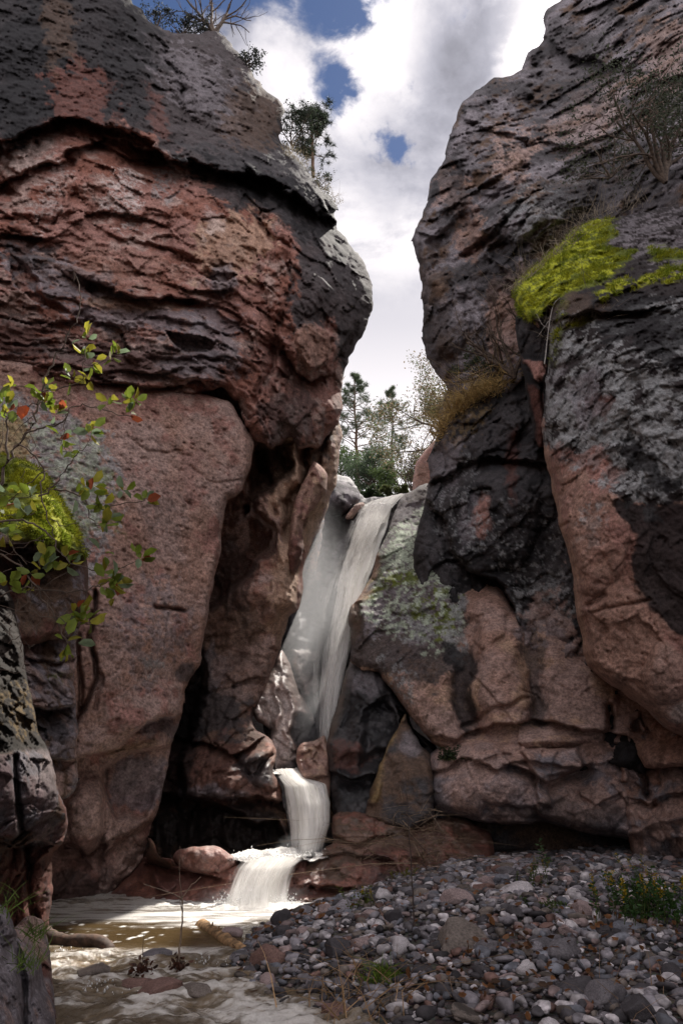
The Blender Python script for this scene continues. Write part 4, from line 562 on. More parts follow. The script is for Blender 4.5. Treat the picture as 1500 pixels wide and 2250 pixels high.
# ================================================================== GROUND, WATER
SHORE = np.array([(-6.0, 14.0), (0.0, 13.0), (-.02, 11.7), (-.05, 11.2), (-.45, 10.6), (-.85, 9.9), (-.95, 9.2), (-.88, 8.5), (-1.0, 8.0), (-.8, 7.5), (-.5, 7.0), (-.15, 6.5), (.15, 6.0), (.55, 5.3), (.9, 4.0), (1.5, -30)])
def shore_d(x, y):
    xs = np.interp(-y, -SHORE[1:, 1], SHORE[1:, 0]); return x-xs        # metres to the right of the water line
def gz(x, y):
    d = shore_d(x, y); x = np.asarray(x, float); y = np.asarray(y, float)
    P = np.stack([x, y, x*0], -1).reshape(-1, 3)
    n = (fbm(P*.9, 3, 5)-.5).reshape(x.shape); n2 = (fbm(P*4, 3, 6)-.5).reshape(x.shape)
    up = np.where(d > 0, .50*(1-np.exp(-d/1.1))+.02*d, .30*np.maximum(d, -1.2))
    z = up*np.clip((y-2)/6, .35, 1)+n*.12*sst(0, .8, d)+n2*.04
    z = z*(y < 20)
    return z-.01
def mat_gravelground():
    m, t = newmat('ground'); pos = t.new('ShaderNodeTexCoord').outputs['Object']
    v = t.new('ShaderNodeTexVoronoi', {'Vector': pos, 'Scale': 22.0}); n = t.noise(pos, 3, 6, .6)
    c = t.mix(t.ss(n.outputs[0], .35, .65), (.045, .035, .032, 1), (.10, .085, .08, 1)); c2 = t.mix(.35, c, v.outputs['Color'], 'MULTIPLY')
    b = t.new('ShaderNodeBump', {'Strength': .9, 'Distance': .03, 'Height': t.m('SUBTRACT', 1.0, v.outputs[0])})
    p = t.new('ShaderNodeBsdfPrincipled', {'Base Color': c2, 'Roughness': .9, 'Normal': b}); t.new('ShaderNodeOutputMaterial', {0: p.outputs[0]}); return m
def sheet(xs, ys, zf):
    gx, gy = np.meshgrid(xs, ys); z = zf(gx.ravel(), gy.ravel()); v = np.stack([gx.ravel(), gy.ravel(), z], 1)
    i = np.arange(len(xs)*len(ys)).reshape(len(ys), len(xs)); return v, np.stack([i[:-1, :-1], i[:-1, 1:], i[1:, 1:], i[1:, :-1]], -1).reshape(-1, 4)
def gzz(x, y):
    return np.where(y > 24.6, 11.75*sst(24.7, 25.4, y)+(y-25.4)*.02, gz(x, y))
xs = np.unique(np.r_[np.linspace(-90, -6, 12), np.arange(-6, 8, .07), np.linspace(8, 90, 12)]); ys = np.unique(np.r_[np.linspace(-60, 2, 14), np.arange(2, 15, .07), np.arange(15, 26, .4), np.linspace(26, 400, 20)])
v, f = sheet(xs, ys, gzz)
o = link('ground', mesh_np('ground', v, f, mat_gravelground())); tag(o, kind='structure')

def flow_noise(x, y, sx, sy, s, o=4, ang=0.0):
    ca, sa = math.cos(ang), math.sin(ang); u = x*ca+y*sa; w_ = -x*sa+y*ca
    P = np.stack([u/sx, w_/sy, u*0+s], -1); return fbm(P, o, s, .58)
def water_mat():
    m, t = newmat('stream_water'); pos = t.new('ShaderNodeTexCoord').outputs['Object']
    at_ = t.new('ShaderNodeAttribute', attribute_name='Col'); foam = at_.outputs['Alpha']
    mp = t.new('ShaderNodeMapping', {'Vector': pos, 'Scale': (1.6, 1, 1)})
    n = t.noise(mp.outputs[0], 16, 5, .6, .4); n2 = t.noise(pos, 60, 3, .6)
    b = t.new('ShaderNodeBump', {'Strength': .35, 'Distance': .05, 'Height': t.m('ADD', n.outputs[0], t.m('MULTIPLY', n2.outputs[0], .3))})
    fm = t.m('ADD', foam, t.m('MULTIPLY', t.m('MULTIPLY', t.m('SUBTRACT', n2.outputs[0], .5), 1.6), t.m('MULTIPLY', foam, t.m('SUBTRACT', 1.25, foam))), clamp=True)
    col = t.mix(fm, at_.outputs['Color'], (.74, .72, .69, 1))
    p = t.new('ShaderNodeBsdfPrincipled', {'Base Color': col, 'Roughness': t.m('ADD', .10, t.m('MULTIPLY', fm, .5)), 'IOR': 1.33, 'Normal': b})
    t.new('ShaderNodeOutputMaterial', {0: p.outputs[0]}); return m
xs = np.arange(-5.2, 2.6, .024); ys = np.unique(np.r_[np.arange(3.0, 5.5, .06), np.arange(5.5, 9.0, .018), np.arange(9.0, 12.9, .03)])
def wave(x, y):
    r = sst(8.9, 8.0, y)                                 # rapids towards the camera
    a = flow_noise(x, y, .42, .30, 3, 4, .35); b = flow_noise(x, y, .16, .11, 9, 3, .35); rg = 1-np.abs(2*flow_noise(x, y, .55, .22, 21, 3, .2)-1)
    calm = (flow_noise(x, y, .3, .10, 14, 3)-.5)*.018
    top = sst(10.6, 11.6, y)*(flow_noise(x, y, .16, .10, 17, 3)-.5)*.07
    return .0+calm+top+r*((a-.5)*.16+(b-.5)*.06+(rg-.6)*.05)-r*.0
v, f = sheet(xs, ys, wave); x, y, z = v.T
r = sst(8.9, 8.1, y)
top = sst(9.7, 10.5, y+(flow_noise(x, y, .5, .2, 33)-.5)*1.6)
st = flow_noise(x, y, .8, .09, 41, 4)
foam = top*(.30+.70*sst(.34, .56, st))*(.45+.55*sst(-3.6, -1.8, x))
F1, F2, Cc, S = worley(np.stack([x/.17+3*fbm(np.stack([x, y, x*0], 1)*2, 2), y/.20, x*0+.5], 1), 8); on = _h(Cc[:, 0], Cc[:, 1], Cc[:, 2], 4)
dots = (1-sst(.16, .34, F1+(fbm(np.stack([x, y, x*0], 1)*22, 3, 2)-.5)*.5))*(on > .45)
foam = np.maximum(foam, dots*sst(8.7, 9.1, y)*.95*sst(10.9, 10.2, y))
wx = (flow_noise(x, y, .6, .5, 71, 3)-.5)*1.1; wyy = (flow_noise(x, y, .6, .5, 77, 3)-.5)*1.1
def fil(sx, sy, sd, ang, k=3): return (1-np.abs(2*flow_noise(x+wx, y+wyy, sx, sy, sd, 4, ang)-1))**k
fr = flow_noise(x+wx, y+wyy, .22, .14, 51, 5, .35); fr2 = flow_noise(x, y, .9, .45, 57, 4, .2); fr3 = fil(.30, .07, 63, .45); fr4 = fil(.12, .05, 91, -.2, 2)
crest = (z-z[r > .5].mean())/z[r > .5].std()
rap = .06+.80*sst(.16, 1.15, crest*.10+(fr-.5)*1.6+(fr2-.5)*2.2+fr3*.55+fr4*.30)
rap = np.where(x < -.2, rap, rap*.7)
foam = np.maximum(foam, rap*r*.95)
foam = foam*(.35+.65*sst(-.0, -.35, shore_d(x, y)))
mud = np.stack([.080+.045*fr2, .052+.032*fr2, .022+.018*fr2], 1)*(.8+.7*r[:, None]*sst(.4, .6, fr)[:, None])
me = mesh_np('stream', v, f, water_mat()); vcol(me, 'Col', np.c_[mud, foam]); o = link('stream', me); tag(o, kind='structure')

def fall_mat():
    m, t = newmat('falling_water')
    at_ = t.new('ShaderNodeAttribute', attribute_name='Col').outputs['Color']; sp_ = t.new('ShaderNodeSeparateXYZ', {0: at_})
    u, vv, ed = sp_.outputs[0], sp_.outputs[1], sp_.outputs[2]
    al = t.new('ShaderNodeAttribute', attribute_name='Col').outputs['Alpha']
    c1 = t.new('ShaderNodeCombineXYZ', {0: t.m('MULTIPLY', u, 6.0), 1: t.m('MULTIPLY', vv, .45), 2: t.m('MULTIPLY', al, 7.0)}).outputs[0]
    c2 = t.new('ShaderNodeCombineXYZ', {0: t.m('MULTIPLY', u, 26.0), 1: t.m('MULTIPLY', vv, .9), 2: t.m('MULTIPLY', al, 3.0)}).outputs[0]
    n1 = t.noise(c1, 1, 4, .6, .2); n2 = t.noise(c2, 1, 3, .6, .1)
    s = t.m('ADD', t.m('MULTIPLY', n1.outputs[0], .75), t.m('MULTIPLY', n2.outputs[0], .33))
    c0 = t.new('ShaderNodeCombineXYZ', {0: t.m('MULTIPLY', u, 2.4), 1: t.m('MULTIPLY', vv, .9), 2: t.m('MULTIPLY', al, 11.0)}).outputs[0]; n0 = t.noise(c0, 1, 3, .6, .3)
    s2 = t.m('ADD', s, t.m('MULTIPLY', t.m('SUBTRACT', n0.outputs[0], .5), .55))
    a = t.ss(t.m('ADD', s2, t.m('SUBTRACT', t.m('MULTIPLY', ed, 1.0), .58)), .10, .78)
    shade = t.ss(s, .34, .62, 0, 1)
    col = t.mix(shade, (.80, .78, .73, 1), (.97, .955, .93, 1))
    d = t.new('ShaderNodeBsdfDiffuse', {0: col}); tr = t.new('ShaderNodeBsdfTranslucent', {0: col})
    mx = t.new('ShaderNodeMixShader', {0: .5, 1: d.outputs[0], 2: tr.outputs[0]}); tp = t.new('ShaderNodeBsdfTransparent')
    fin = t.new('ShaderNodeMixShader', {0: a, 1: tp.outputs[0], 2: mx.outputs[0]})
    t.new('ShaderNodeOutputMaterial', {0: fin.outputs[0]}); return m
FALL = fall_mat()
def resample(pts, n):
    W = at(*np.array(pts, float).T); d = np.r_[0, np.cumsum(np.linalg.norm(np.diff(W, axis=0), axis=1))]; t = np.linspace(0, d[-1], n)
    k = [np.interp(t, d, W[:, i]) for i in range(3)]; Q = np.stack(k, 1)
    for _ in range(6): Q[1:-1] = .5*Q[1:-1]+.25*(Q[:-2]+Q[2:])
    return Q, d[-1]
def fall(name, L, R, layers, nu=60, nv=160, label=None, cat=None, bulge=.3):
    vs = []; fs = []; cs = []; off = 0
    for k, (shift, cover, e0, e1, vfade) in enumerate(layers):
        A, la = resample(L, nv); B, lb = resample(R, nv); u = np.linspace(0, 1, nu)[None, :, None]
        W = A[:, None]*(1-u)+B[:, None]*u; wid = np.linalg.norm(B-A, axis=1).mean()
        uu = np.broadcast_to(u[..., 0], (nv, nu)); vv = np.broadcast_to(np.linspace(0, 1, nv)[:, None], (nv, nu))
        P = np.stack([uu.ravel()*wid*9, vv.ravel()*la*.4, uu.ravel()*0+k], 1)
        W = W.copy(); W[..., 1] -= bulge*np.sin(np.pi*np.clip(uu, 0, 1))**.8+shift+(fbm(P, 4, 70+k)-.5).reshape(nv, nu)*.10
        tear = (fbm(np.stack([uu.ravel()*wid*7, vv.ravel()*la*.45, uu.ravel()*0+k*3.3], 1), 4, 90+k)-.5).reshape(nv, nu); edge = (np.minimum(uu/e0, (1-uu)/e1)+tear*1.5-.12).clip(0, 1); edge = np.minimum(edge, np.minimum(uu/.03, (1-uu)/.03).clip(0, 1)); edge = edge*edge*(3-2*edge)
        ends = np.minimum(1, np.minimum(vv/.02, (1-vv)/max(vfade, 1e-3))).clip(0, 1)
        c = np.stack([uu*wid, vv*la, (cover*edge+.10)*ends-(1-ends)*.5-(1-edge)*.35, uu*0+k*.37+.1], -1)
        i = np.arange(nu*nv).reshape(nv, nu)+off; fs.append(np.stack([i[:-1, :-1], i[1:, :-1], i[1:, 1:], i[:-1, 1:]], -1).reshape(-1, 4)); vs.append(W.reshape(-1, 3)); cs.append(c.reshape(-1, 4)); off += nu*nv
    me = mesh_np(name, np.concatenate(vs), np.concatenate(fs), FALL); vcol(me, 'Col', np.concatenate(cs)); o = link(name, me); tag(o, kind='structure'); return o
fall('waterfall', [(782, 1120, 23.4), (774, 1140, 22.9), (757, 1180, 22.0), (739, 1230, 21.0), (720, 1300, 19.7), (704, 1400, 18.3), (698, 1500, 17.2), (692, 1580, 16.5), (690, 1650, 16.2)],
     [(868, 1110, 23.4), (862, 1140, 22.8), (850, 1175, 21.8), (828, 1230, 20.8), (804, 1300, 19.5), (786, 1370, 18.4), (770, 1440, 17.4), (750, 1520, 16.7), (738, 1650, 16.0)],
     [(0, 1.0, .30, .10, .01), (.22, .75, .4, .2, .02), (.45, .42, .5, .4, .04), (.7, .25, .5, .45, .06)])
fall('waterfall_veil', [(752, 1150, 22.8), (725, 1220, 21.5), (690, 1290, 20.3), (655, 1350, 19.5), (640, 1430, 18.6), (650, 1530, 17.4), (680, 1640, 16.4)], [(790, 1150, 22.5), (770, 1220, 21.0), (745, 1290, 19.8), (730, 1400, 18.2), (722, 1500, 17.1), (720, 1600, 16.3), (720, 1650, 16.2)],
     [(0, .30, .8, .3, .05), (.25, .24, .8, .3, .05)])
fall('cascade', [(797, 1108, 24.2), (788, 1114, 23.8), (776, 1128, 23.3)], [(900, 1082, 25.0), (884, 1096, 24.2), (866, 1118, 23.2)], [(0, .8, .1, .1, .05), (.08, .6, .2, .2, .05)], nv=30, bulge=.1)
fall('cascade', [(598, 1690, 15.0), (604, 1706, 14.4), (618, 1730, 13.8), (626, 1775, 13.45), (632, 1830, 13.2), (638, 1885, 13.0)], [(668, 1688, 15.0), (690, 1712, 14.2), (722, 1722, 13.7), (731, 1760, 13.3), (730, 1810, 13.05), (704, 1885, 12.75)],
     [(0, .88, .16, .08, .02), (.10, .62, .25, .15, .04), (.2, .45, .35, .25, .06), (.3, .3, .4, .3, .08)], bulge=.35, nv=120)
fall('cascade', [(540, 1872, 13.0), (520, 1886, 12.3), (505, 1905, 12.0), (492, 1940, 11.75), (480, 1970, 11.5), (468, 1998, 11.3)], [(712, 1862, 12.9), (690, 1880, 12.4), (668, 1900, 12.05), (654, 1930, 11.85), (650, 1965, 11.7), (652, 1998, 11.5)],
     [(0, .55, .2, .12, .03), (.08, .42, .3, .2, .04), (.16, .38, .35, .25, .06), (.28, .25, .4, .3, .08)], bulge=.25, nv=100, nu=110)
# upper little pool feeding the second cascade, foam at the foot of each fall
def foamheap(name, cx, cy, Y, rx, ry, h, s):
    n = 60; a = np.linspace(-1, 1, n); gx, gy = np.meshgrid(a, a); c = at(cx, cy, Y); rr = gx**2+gy**2
    x = c[0]+gx.ravel()*rx; y = c[1]+gy.ravel()*ry; z = c[2]+np.clip(1-rr.ravel(), -.3, 1)*h+(fbm(np.stack([x, y, x*0], 1)*6, 4, s, .65)-.5)*h*1.3
    i = np.arange(n*n).reshape(n, n); f = np.stack([i[:-1, :-1], i[:-1, 1:], i[1:, 1:], i[1:, :-1]], -1).reshape(-1, 4); f = f[(rr.ravel()[f] < 1.05).all(1)]
    me = mesh_np(name, np.stack([x, y, z], 1), f, bpy.data.materials['stream_water']); vcol(me, 'Col', np.tile([.2, .16, .1, .85], (n*n, 1))); o = link(name, me); tag(o, kind='structure')
foamheap('water', 632, 1702, 14.9, .42, .8, .10, 3); foamheap('water', 610, 1884, 12.6, .95, .5, .13, 5); foamheap('water', 575, 1996, 11.3, 1.0, .35, .07, 9)

# spray drifting in the slot
def vol_box(name, lo, hi, dens, aniso, kind='stuff', fade=None):
    lo = np.array(lo, float); hi = np.array(hi, float); v = np.array([[(lo, hi)[(i >> k) & 1][k] for k in range(3)] for i in range(8)])
    f = [[0, 2, 3, 1], [4, 5, 7, 6], [0, 1, 5, 4], [2, 6, 7, 3], [0, 4, 6, 2], [1, 3, 7, 5]]
    m, t = newmat(name); m.node_tree.nodes.clear(); p = t.new('ShaderNodeVolumePrincipled', {'Color': (.95, .96, 1.0), 'Density': dens, 'Anisotropy': aniso})
    t.new('ShaderNodeOutputMaterial', {1: p.outputs[0]})
    o = link(name, mesh_np(name, v, f, m, False)); tag(o, kind=kind); return o, m, t, p

def splash(spots):
    r = np.random.default_rng(3); ph = (1+5**.5)/2; O = np.array([[1, 0, 0], [-1, 0, 0], [0, 1, 0], [0, -1, 0], [0, 0, 1], [0, 0, -1]], float); T8 = np.array([[0, 2, 4], [2, 1, 4], [1, 3, 4], [3, 0, 4], [2, 0, 5], [1, 2, 5], [3, 1, 5], [0, 3, 5]])
    vs = []; fs = []; off = 0
    for (ax, ay, bx, by, Y, n, h) in spots:
        A = at(ax, ay, Y); B = at(bx, by, Y)
        for k in range(n):
            p = A+(B-A)*r.random()+np.array([r.normal()*.05, -abs(r.normal())*.12, abs(r.normal())*h*(r.random()**.5)]); q = .0035+.010*r.random()**3; vs.append(p+O*q*np.array([1, 1, r.uniform(1, 2.2)])); fs.append(T8+off); off += 6
    m = simple('splash', (.9, .9, .9), .3, .05, 10, .4, .5); o = link('splash', mesh_np('splash', np.concatenate(vs), np.concatenate(fs), m)); tag(o, kind='stuff')
splash([(480, 1992, 652, 1996, 11.45, 1500, .10), (636, 1880, 706, 1878, 12.75, 900, .09), (505, 1888, 690, 1880, 12.25, 500, .05), (600, 1700, 660, 1700, 14.6, 250, .05), (775, 1118, 868, 1108, 23.3, 400, .08), (130, 2095, 250, 2100, 8.5, 250, .03), (430, 2110, 560, 2130, 8.1, 250, .03), (200, 2160, 480, 2190, 7.1, 400, .03)])

# ================================================================== LOOSE STONES
def ico(sub):
    import bmesh
    bm = bmesh.new(); bmesh.ops.create_icosphere(bm, subdivisions=sub, radius=1); v = np.array([q.co[:] for q in bm.verts]); f = np.array([[q.index for q in fc.verts] for fc in bm.faces]); bm.free(); return v, f
IV, IF = ico(4); IV2, IF2 = ico(2)
def stone_shape(V0, s, flat=.6, ang=.5):
    r = np.random.default_rng(s); v = V0.copy()
    for _ in range(int(8+ang*12)):                       # planes cut into the ball
        n = r.normal(size=3); n /= np.linalg.norm(n); h = r.uniform(.50, .88); d = v@n; v -= np.where(d > h, (d-h)*.85, 0)[:, None]*n
    v *= 1+(fbm(V0*1.4+s, 3, s)-.5)[:, None]*.35+(fbm(V0*6+s, 3, s)-.5)[:, None]*.05
    return v*np.array([1.0, r.uniform(.62, .95), flat])
SC = [('grey', (.22, .205, .225)), ('dark', (.055, .05, .055)), ('pale', (.46, .43, .445)), ('reddish', (.17, .10, .085)), ('brown', (.15, .125, .11)), ('bluish', (.15, .155, .18)), ('grey', (.13, .12, .13)), ('pinkish', (.27, .205, .20))]
def stone_mesh(s, ci, flat, ang, sub=IV, fc=IF, spots=True):
    v = stone_shape(sub, s, flat, ang); c = np.array(SC[ci][1]); me = mesh_np('cobble', v, fc, STONE)
    n = fbm(sub*2.2+s, 4, s); n2 = fbm(sub*9+s, 3, s)
    col = c*(.7+.6*n)[:, None]*(.85+.3*n2)[:, None]
    if s % 4 == 0: col = col*(1-.6*sst(.55, .6, fbm(sub*1.2+s*3, 3, s))[:, None])
    vcol(me, 'Col', col); return me
LIB = [stone_mesh(100+k, k % 8, random.uniform(.42, .78), random.random()) for k in range(32)]
def big_stone(name, px, py, Y, r, ci, seed, label, cat='stone', flat=.65, rz=0.0, group=None, ang=.6, sink=.3, sx=1.0):
    me = stone_mesh(seed, ci, flat, ang); o = link(name, me); p = V(px, py, Y); o.location = p; o.scale = (r*sx, r, r); o.rotation_euler = (random.uniform(-.2, .2), random.uniform(-.2, .2), rz); tag(o, label, cat, group); return o
def on_ground(px, py):
    """distance where this pixel's ray meets the gravel"""
    Y = np.linspace(4.5, 14, 400); P = at(np.full(400, px), np.full(400, py), Y); g = gz(P[:, 0], P[:, 1]); k = np.argmax(P[:, 2] < g); return float(Y[k]) if k else 12.5
for nm, px, py, r, ci, sd, lb, fl, sx in [('boulder', 1018, 2082, .30, 4, 301, 'large brown boulder, the biggest loose stone on the gravel bank', .8, 1.25), ('stone', 1232, 2098, .21, 6, 303, 'long dark grey stone right of the large brown boulder', .7, 1.4), ('stone', 600, 2112, .20, 3, 305, 'wet red stone at the water edge right of the tan log', .75, 1.3),
    ('stone', 625, 2028, .20, 7, 307, 'pale pinkish sunlit stone where the foam meets the gravel', .8, 1.4), ('stone', 752, 2008, .17, 0, 309, 'round grey stone at the far tip of the gravel bank', .75, 1.3), ('stone', 1130, 1968, .20, 2, 311, 'pale stone with a dark half in the middle of the gravel bank', .8, 1.2), ('stone', 1000, 1985, .18, 7, 313, 'pinkish grey stone near the top left of the gravel bank', .8, 1.2),
    ('stone', 1385, 2050, .17, 5, 315, 'bluish grey round stone below the yellow flowering plant', .8, 1.1), ('stone', 1300, 2185, .20, 1, 317, 'long dark slanting stone near the lower right of the gravel bank', .6, 1.6), ('stone', 800, 2080, .16, 7, 319, 'pinkish stone in the gravel above the dry stems', .8, 1.2), ('stone', 1100, 1915, .22, 4, 321, 'broad brownish stone at the top of the gravel bank', .55, 1.5)]:
    Y = on_ground(px, py); big_stone(nm, px, py, Y, r, ci, sd, lb, nm, fl, rz=random.uniform(-.5, .5), sx=sx)
for nm, px, py, r, ci, sd, lb, fl, sx in [('stone', 350, 2178, .17, 3, 331, 'flat red wet stone breaking the rapids in mid stream', .5, 1.4), ('stone', 300, 2162, .15, 3, 333, 'dark purplish wet stone just left of the flat red one', .5, 1.4), ('stone', 205, 2135, .15, 4, 335, 'brown wet stone in the rapids at left', .5, 1.5), ('stone', 425, 2178, .15, 4, 337, 'dark wet stone in the rapids right of the flat red one', .4, 1.5), ('stone', 345, 2098, .15, 6, 339, 'grey wet stone just upstream of the bare sapling', .4, 1.4), ('stone', 510, 2053, .13, 7, 341, 'pinkish stone behind the tan log', .7, 1.2)]:
    big_stone(nm, px, py, wy(py, 0.02), r, ci, sd, lb, nm, fl, rz=random.uniform(-.5, .5), sx=sx)
BANK = []
def scatter(n, rmin, rmax, tries=40, sep_k=.8):
    out = []; k = 0
    while len(out) < n and k < n*tries:
        k += 1; y = random.uniform(5.2, 13.2)**1.0; x = random.uniform(-1.2, 6.5)
        d = float(shore_d(np.array(x), np.array(y)))
        if d < -.12 or x > .72*y: continue
        r = rmin*(rmax/rmin)**(random.random()**1.7)
        if any((x-a)**2+(y-b)**2 < (sep_k*(r+c))**2 for a, b, c in BANK): continue
        BANK.append((x, y, r)); out.append((x, y, r))
    return out
cob = sorted(scatter(300, .06, .165), key=lambda q: -q[2])
GL = {'grey': 'plain grey rounded cobble on the gravel bank', 'dark': 'dark grey cobble on the gravel bank', 'pale': 'pale whitish cobble on the gravel bank', 'reddish': 'dull red cobble on the gravel bank', 'brown': 'brownish cobble on the gravel bank', 'bluish': 'bluish grey cobble on the gravel bank', 'pinkish': 'pinkish cobble on the gravel bank'}
zc = gz(np.array([q[0] for q in cob]), np.array([q[1] for q in cob]))
for k, (x, y, r) in enumerate(cob):
    i = random.randrange(32); o = bpy.data.objects.new('cobble', LIB[i]); COL.objects.link(o); s = r*random.uniform(.9, 1.15)
    o.location = (x, y, zc[k]+r*.22); o.scale = (s*random.uniform(1, 1.35), s, s*random.uniform(.9, 1.2)); o.rotation_euler = (random.uniform(-.35, .35), random.uniform(-.35, .35), random.uniform(0, 6.3))
    c = SC[i % 8][0]; tag(o, GL[c], 'cobble', c+' cobbles on the gravel bank')
N = 15000; y = rng.uniform(5.0, 13.4, N*2); x = rng.uniform(-1.3, 6.8, N*2); d = shore_d(x, y); ok = (d > -.25) & (x < .75*y); x = x[ok][:N]; y = y[ok][:N]; n = len(x)
rr = .017*(4.8)**(rng.random(n)**1.4); rr = np.where(y > 9, rr*1.25, rr); z = gz(x, y)+rng.random(n)*.03+rr*.2
shapes = [stone_shape(IV2, 500+k, rng.uniform(.45, .8), rng.random()) for k in range(12)]; vs = []; fs = []; cs = []; off = 0
for k in range(n):
    a = rng.uniform(0, 6.28); b = rng.normal()*.35; ca, sa, cb, sb = math.cos(a), math.sin(a), math.cos(b), math.sin(b)
    R = np.array([[ca, -sa*cb, sa*sb], [sa, ca*cb, -ca*sb], [0, sb, cb]]); vv = (shapes[k % 12]*rr[k]*np.array([rng.uniform(1, 1.5), 1, 1]))@R.T+np.array([x[k], y[k], z[k]])
    vs.append(vv); fs.append(IF2+off); off += len(IV2); c = np.array(SC[rng.choice(8, p=[.2, .17, .15, .07, .12, .12, .1, .07])][1])*rng.uniform(.5, 1.25); cs.append(np.tile(c, (len(IV2), 1)))
me = mesh_np('gravel', np.concatenate(vs), np.concatenate(fs), STONE); vcol(me, 'Col', np.concatenate(cs)*(.8+.4*rng.random((off, 1)))); o = link('gravel', me); tag(o, kind='stuff')

# ================================================================== VEGETATION
def tube_mesh(name, paths, mat, col=None, sides=6):
    """paths: list of (points Nx3, radii N) joined into one mesh"""
    vs = []; fs = []; off = 0
    for pts, rad in paths:
        P = np.array(pts, float); R = np.array(rad, float); n = len(P)
        T = np.gradient(P, axis=0); T /= np.linalg.norm(T, axis=1)[:, None]+1e-9; up = np.where(np.abs(T[:, 2:3]) > .9, [[1., 0, 0]], [[0, 0, 1.]])
        A = np.cross(T, up); A /= np.linalg.norm(A, axis=1)[:, None]+1e-9; B = np.cross(T, A)
        k = np.arange(sides)*2*np.pi/sides; ring = P[:, None]+R[:, None, None]*(A[:, None]*np.cos(k)[None, :, None]+B[:, None]*np.sin(k)[None, :, None])
        vs.append(ring.reshape(-1, 3)); i = np.arange(n*sides).reshape(n, sides)+off; j = np.roll(i, -1, 1)
        fs.append(np.stack([i[:-1], j[:-1], j[1:], i[1:]], -1).reshape(-1, 4)); off += n*sides
    v = np.concatenate(vs); me = mesh_np(name, v, np.concatenate(fs), mat)
    if col is not None: vcol(me, 'Col', np.tile(col, (len(v), 1))*(.75+.5*rng.random((len(v), 1))))
    return me
def grow(p, d, L, r, depth, out, tips, spread=.6, kids=3, wob_=.18, up=.0, taper=.35):
    n = 6; pts = [p]; rad = [r]; q = p.copy(); dd = d/np.linalg.norm(d)
    for k in range(n):
        dd = dd+rng.normal(size=3)*wob_+np.array([0, 0, up]); dd /= np.linalg.norm(dd); q = q+dd*L/n; pts.append(q.copy()); rad.append(r*(1-(1-taper)*(k+1)/n))
    out.append((pts, rad))
    if depth == 0: tips += [(pts[-1], dd), (pts[-3], dd)]; return
    for k in range(kids):
        i = rng.integers(2, n+1); nd = dd+rng.normal(size=3)*spread; grow(np.array(pts[i]), nd, L*rng.uniform(.5, .75), rad[i]*.65, depth-1, out, tips, spread, kids, wob_, up, taper)
LT = np.array([[0, 0, 0], [.30, .22, .05], [.30, -.22, .05], [.72, .24, .02], [.72, -.24, .02], [1, 0, -.08], [.35, 0, -.02], [.72, 0, -.05]])
LTF = np.array([[0, 6, 1, 1], [0, 2, 6, 6], [6, 7, 3, 1], [2, 4, 7, 6], [7, 5, 3, 3], [4, 5, 7, 7]])
def leaves_mesh(name, pos, dirs, size, cols, mat=None, wide=1.0):
    """one small folded leaf per position"""
    n = len(pos); D = dirs/np.linalg.norm(dirs, axis=1)[:, None]; u = rng.normal(size=(n, 3)); A = np.cross(D, u); A /= np.linalg.norm(A, axis=1)[:, None]; B = np.cross(D, A)
    s = np.asarray(size).reshape(-1, 1, 1)*np.ones((n, 1, 1))
    v = pos[:, None]+s*(LT[None, :, 0:1]*D[:, None]+wide*LT[None, :, 1:2]*A[:, None]+(LT[None, :, 2:3]+.25*wide*np.abs(LT[None, :, 1:2]))*B[:, None])
    T3 = np.array([[0, 6, 1], [0, 2, 6], [6, 7, 3], [6, 3, 1], [2, 4, 7], [2, 7, 6], [7, 5, 3], [4, 5, 7]])
    f = (T3[None]+np.arange(n)[:, None, None]*8).reshape(-1, 3)
    me = mesh_np(name, v.reshape(-1, 3), f, mat or LEAF, False); vcol(me, 'Col', np.repeat(cols, 8, 0)); return me
def needle_mesh(name, pos, L, col, per=16, w_=.012, down=.0):
    n = len(pos); P = np.repeat(pos, per, 0); d = rng.normal(size=(n*per, 3)); d[:, 2] = d[:, 2]*.8+.25-down; d /= np.linalg.norm(d, axis=1)[:, None]
    a = np.cross(d, rng.normal(size=(n*per, 3))); a /= np.linalg.norm(a, axis=1)[:, None]; l = L*rng.uniform(.6, 1.1, (n*per, 1))
    v = np.stack([P+a*w_, P-a*w_, P+d*l], 1).reshape(-1, 3); f = np.arange(n*per*3).reshape(-1, 3)
    me = mesh_np(name, v, f, NEEDLE, False); c = np.array(col)*rng.uniform(.6, 1.4, (n, 1)); vcol(me, 'Col', np.repeat(np.repeat(c, per, 0), 3, 0)); return me
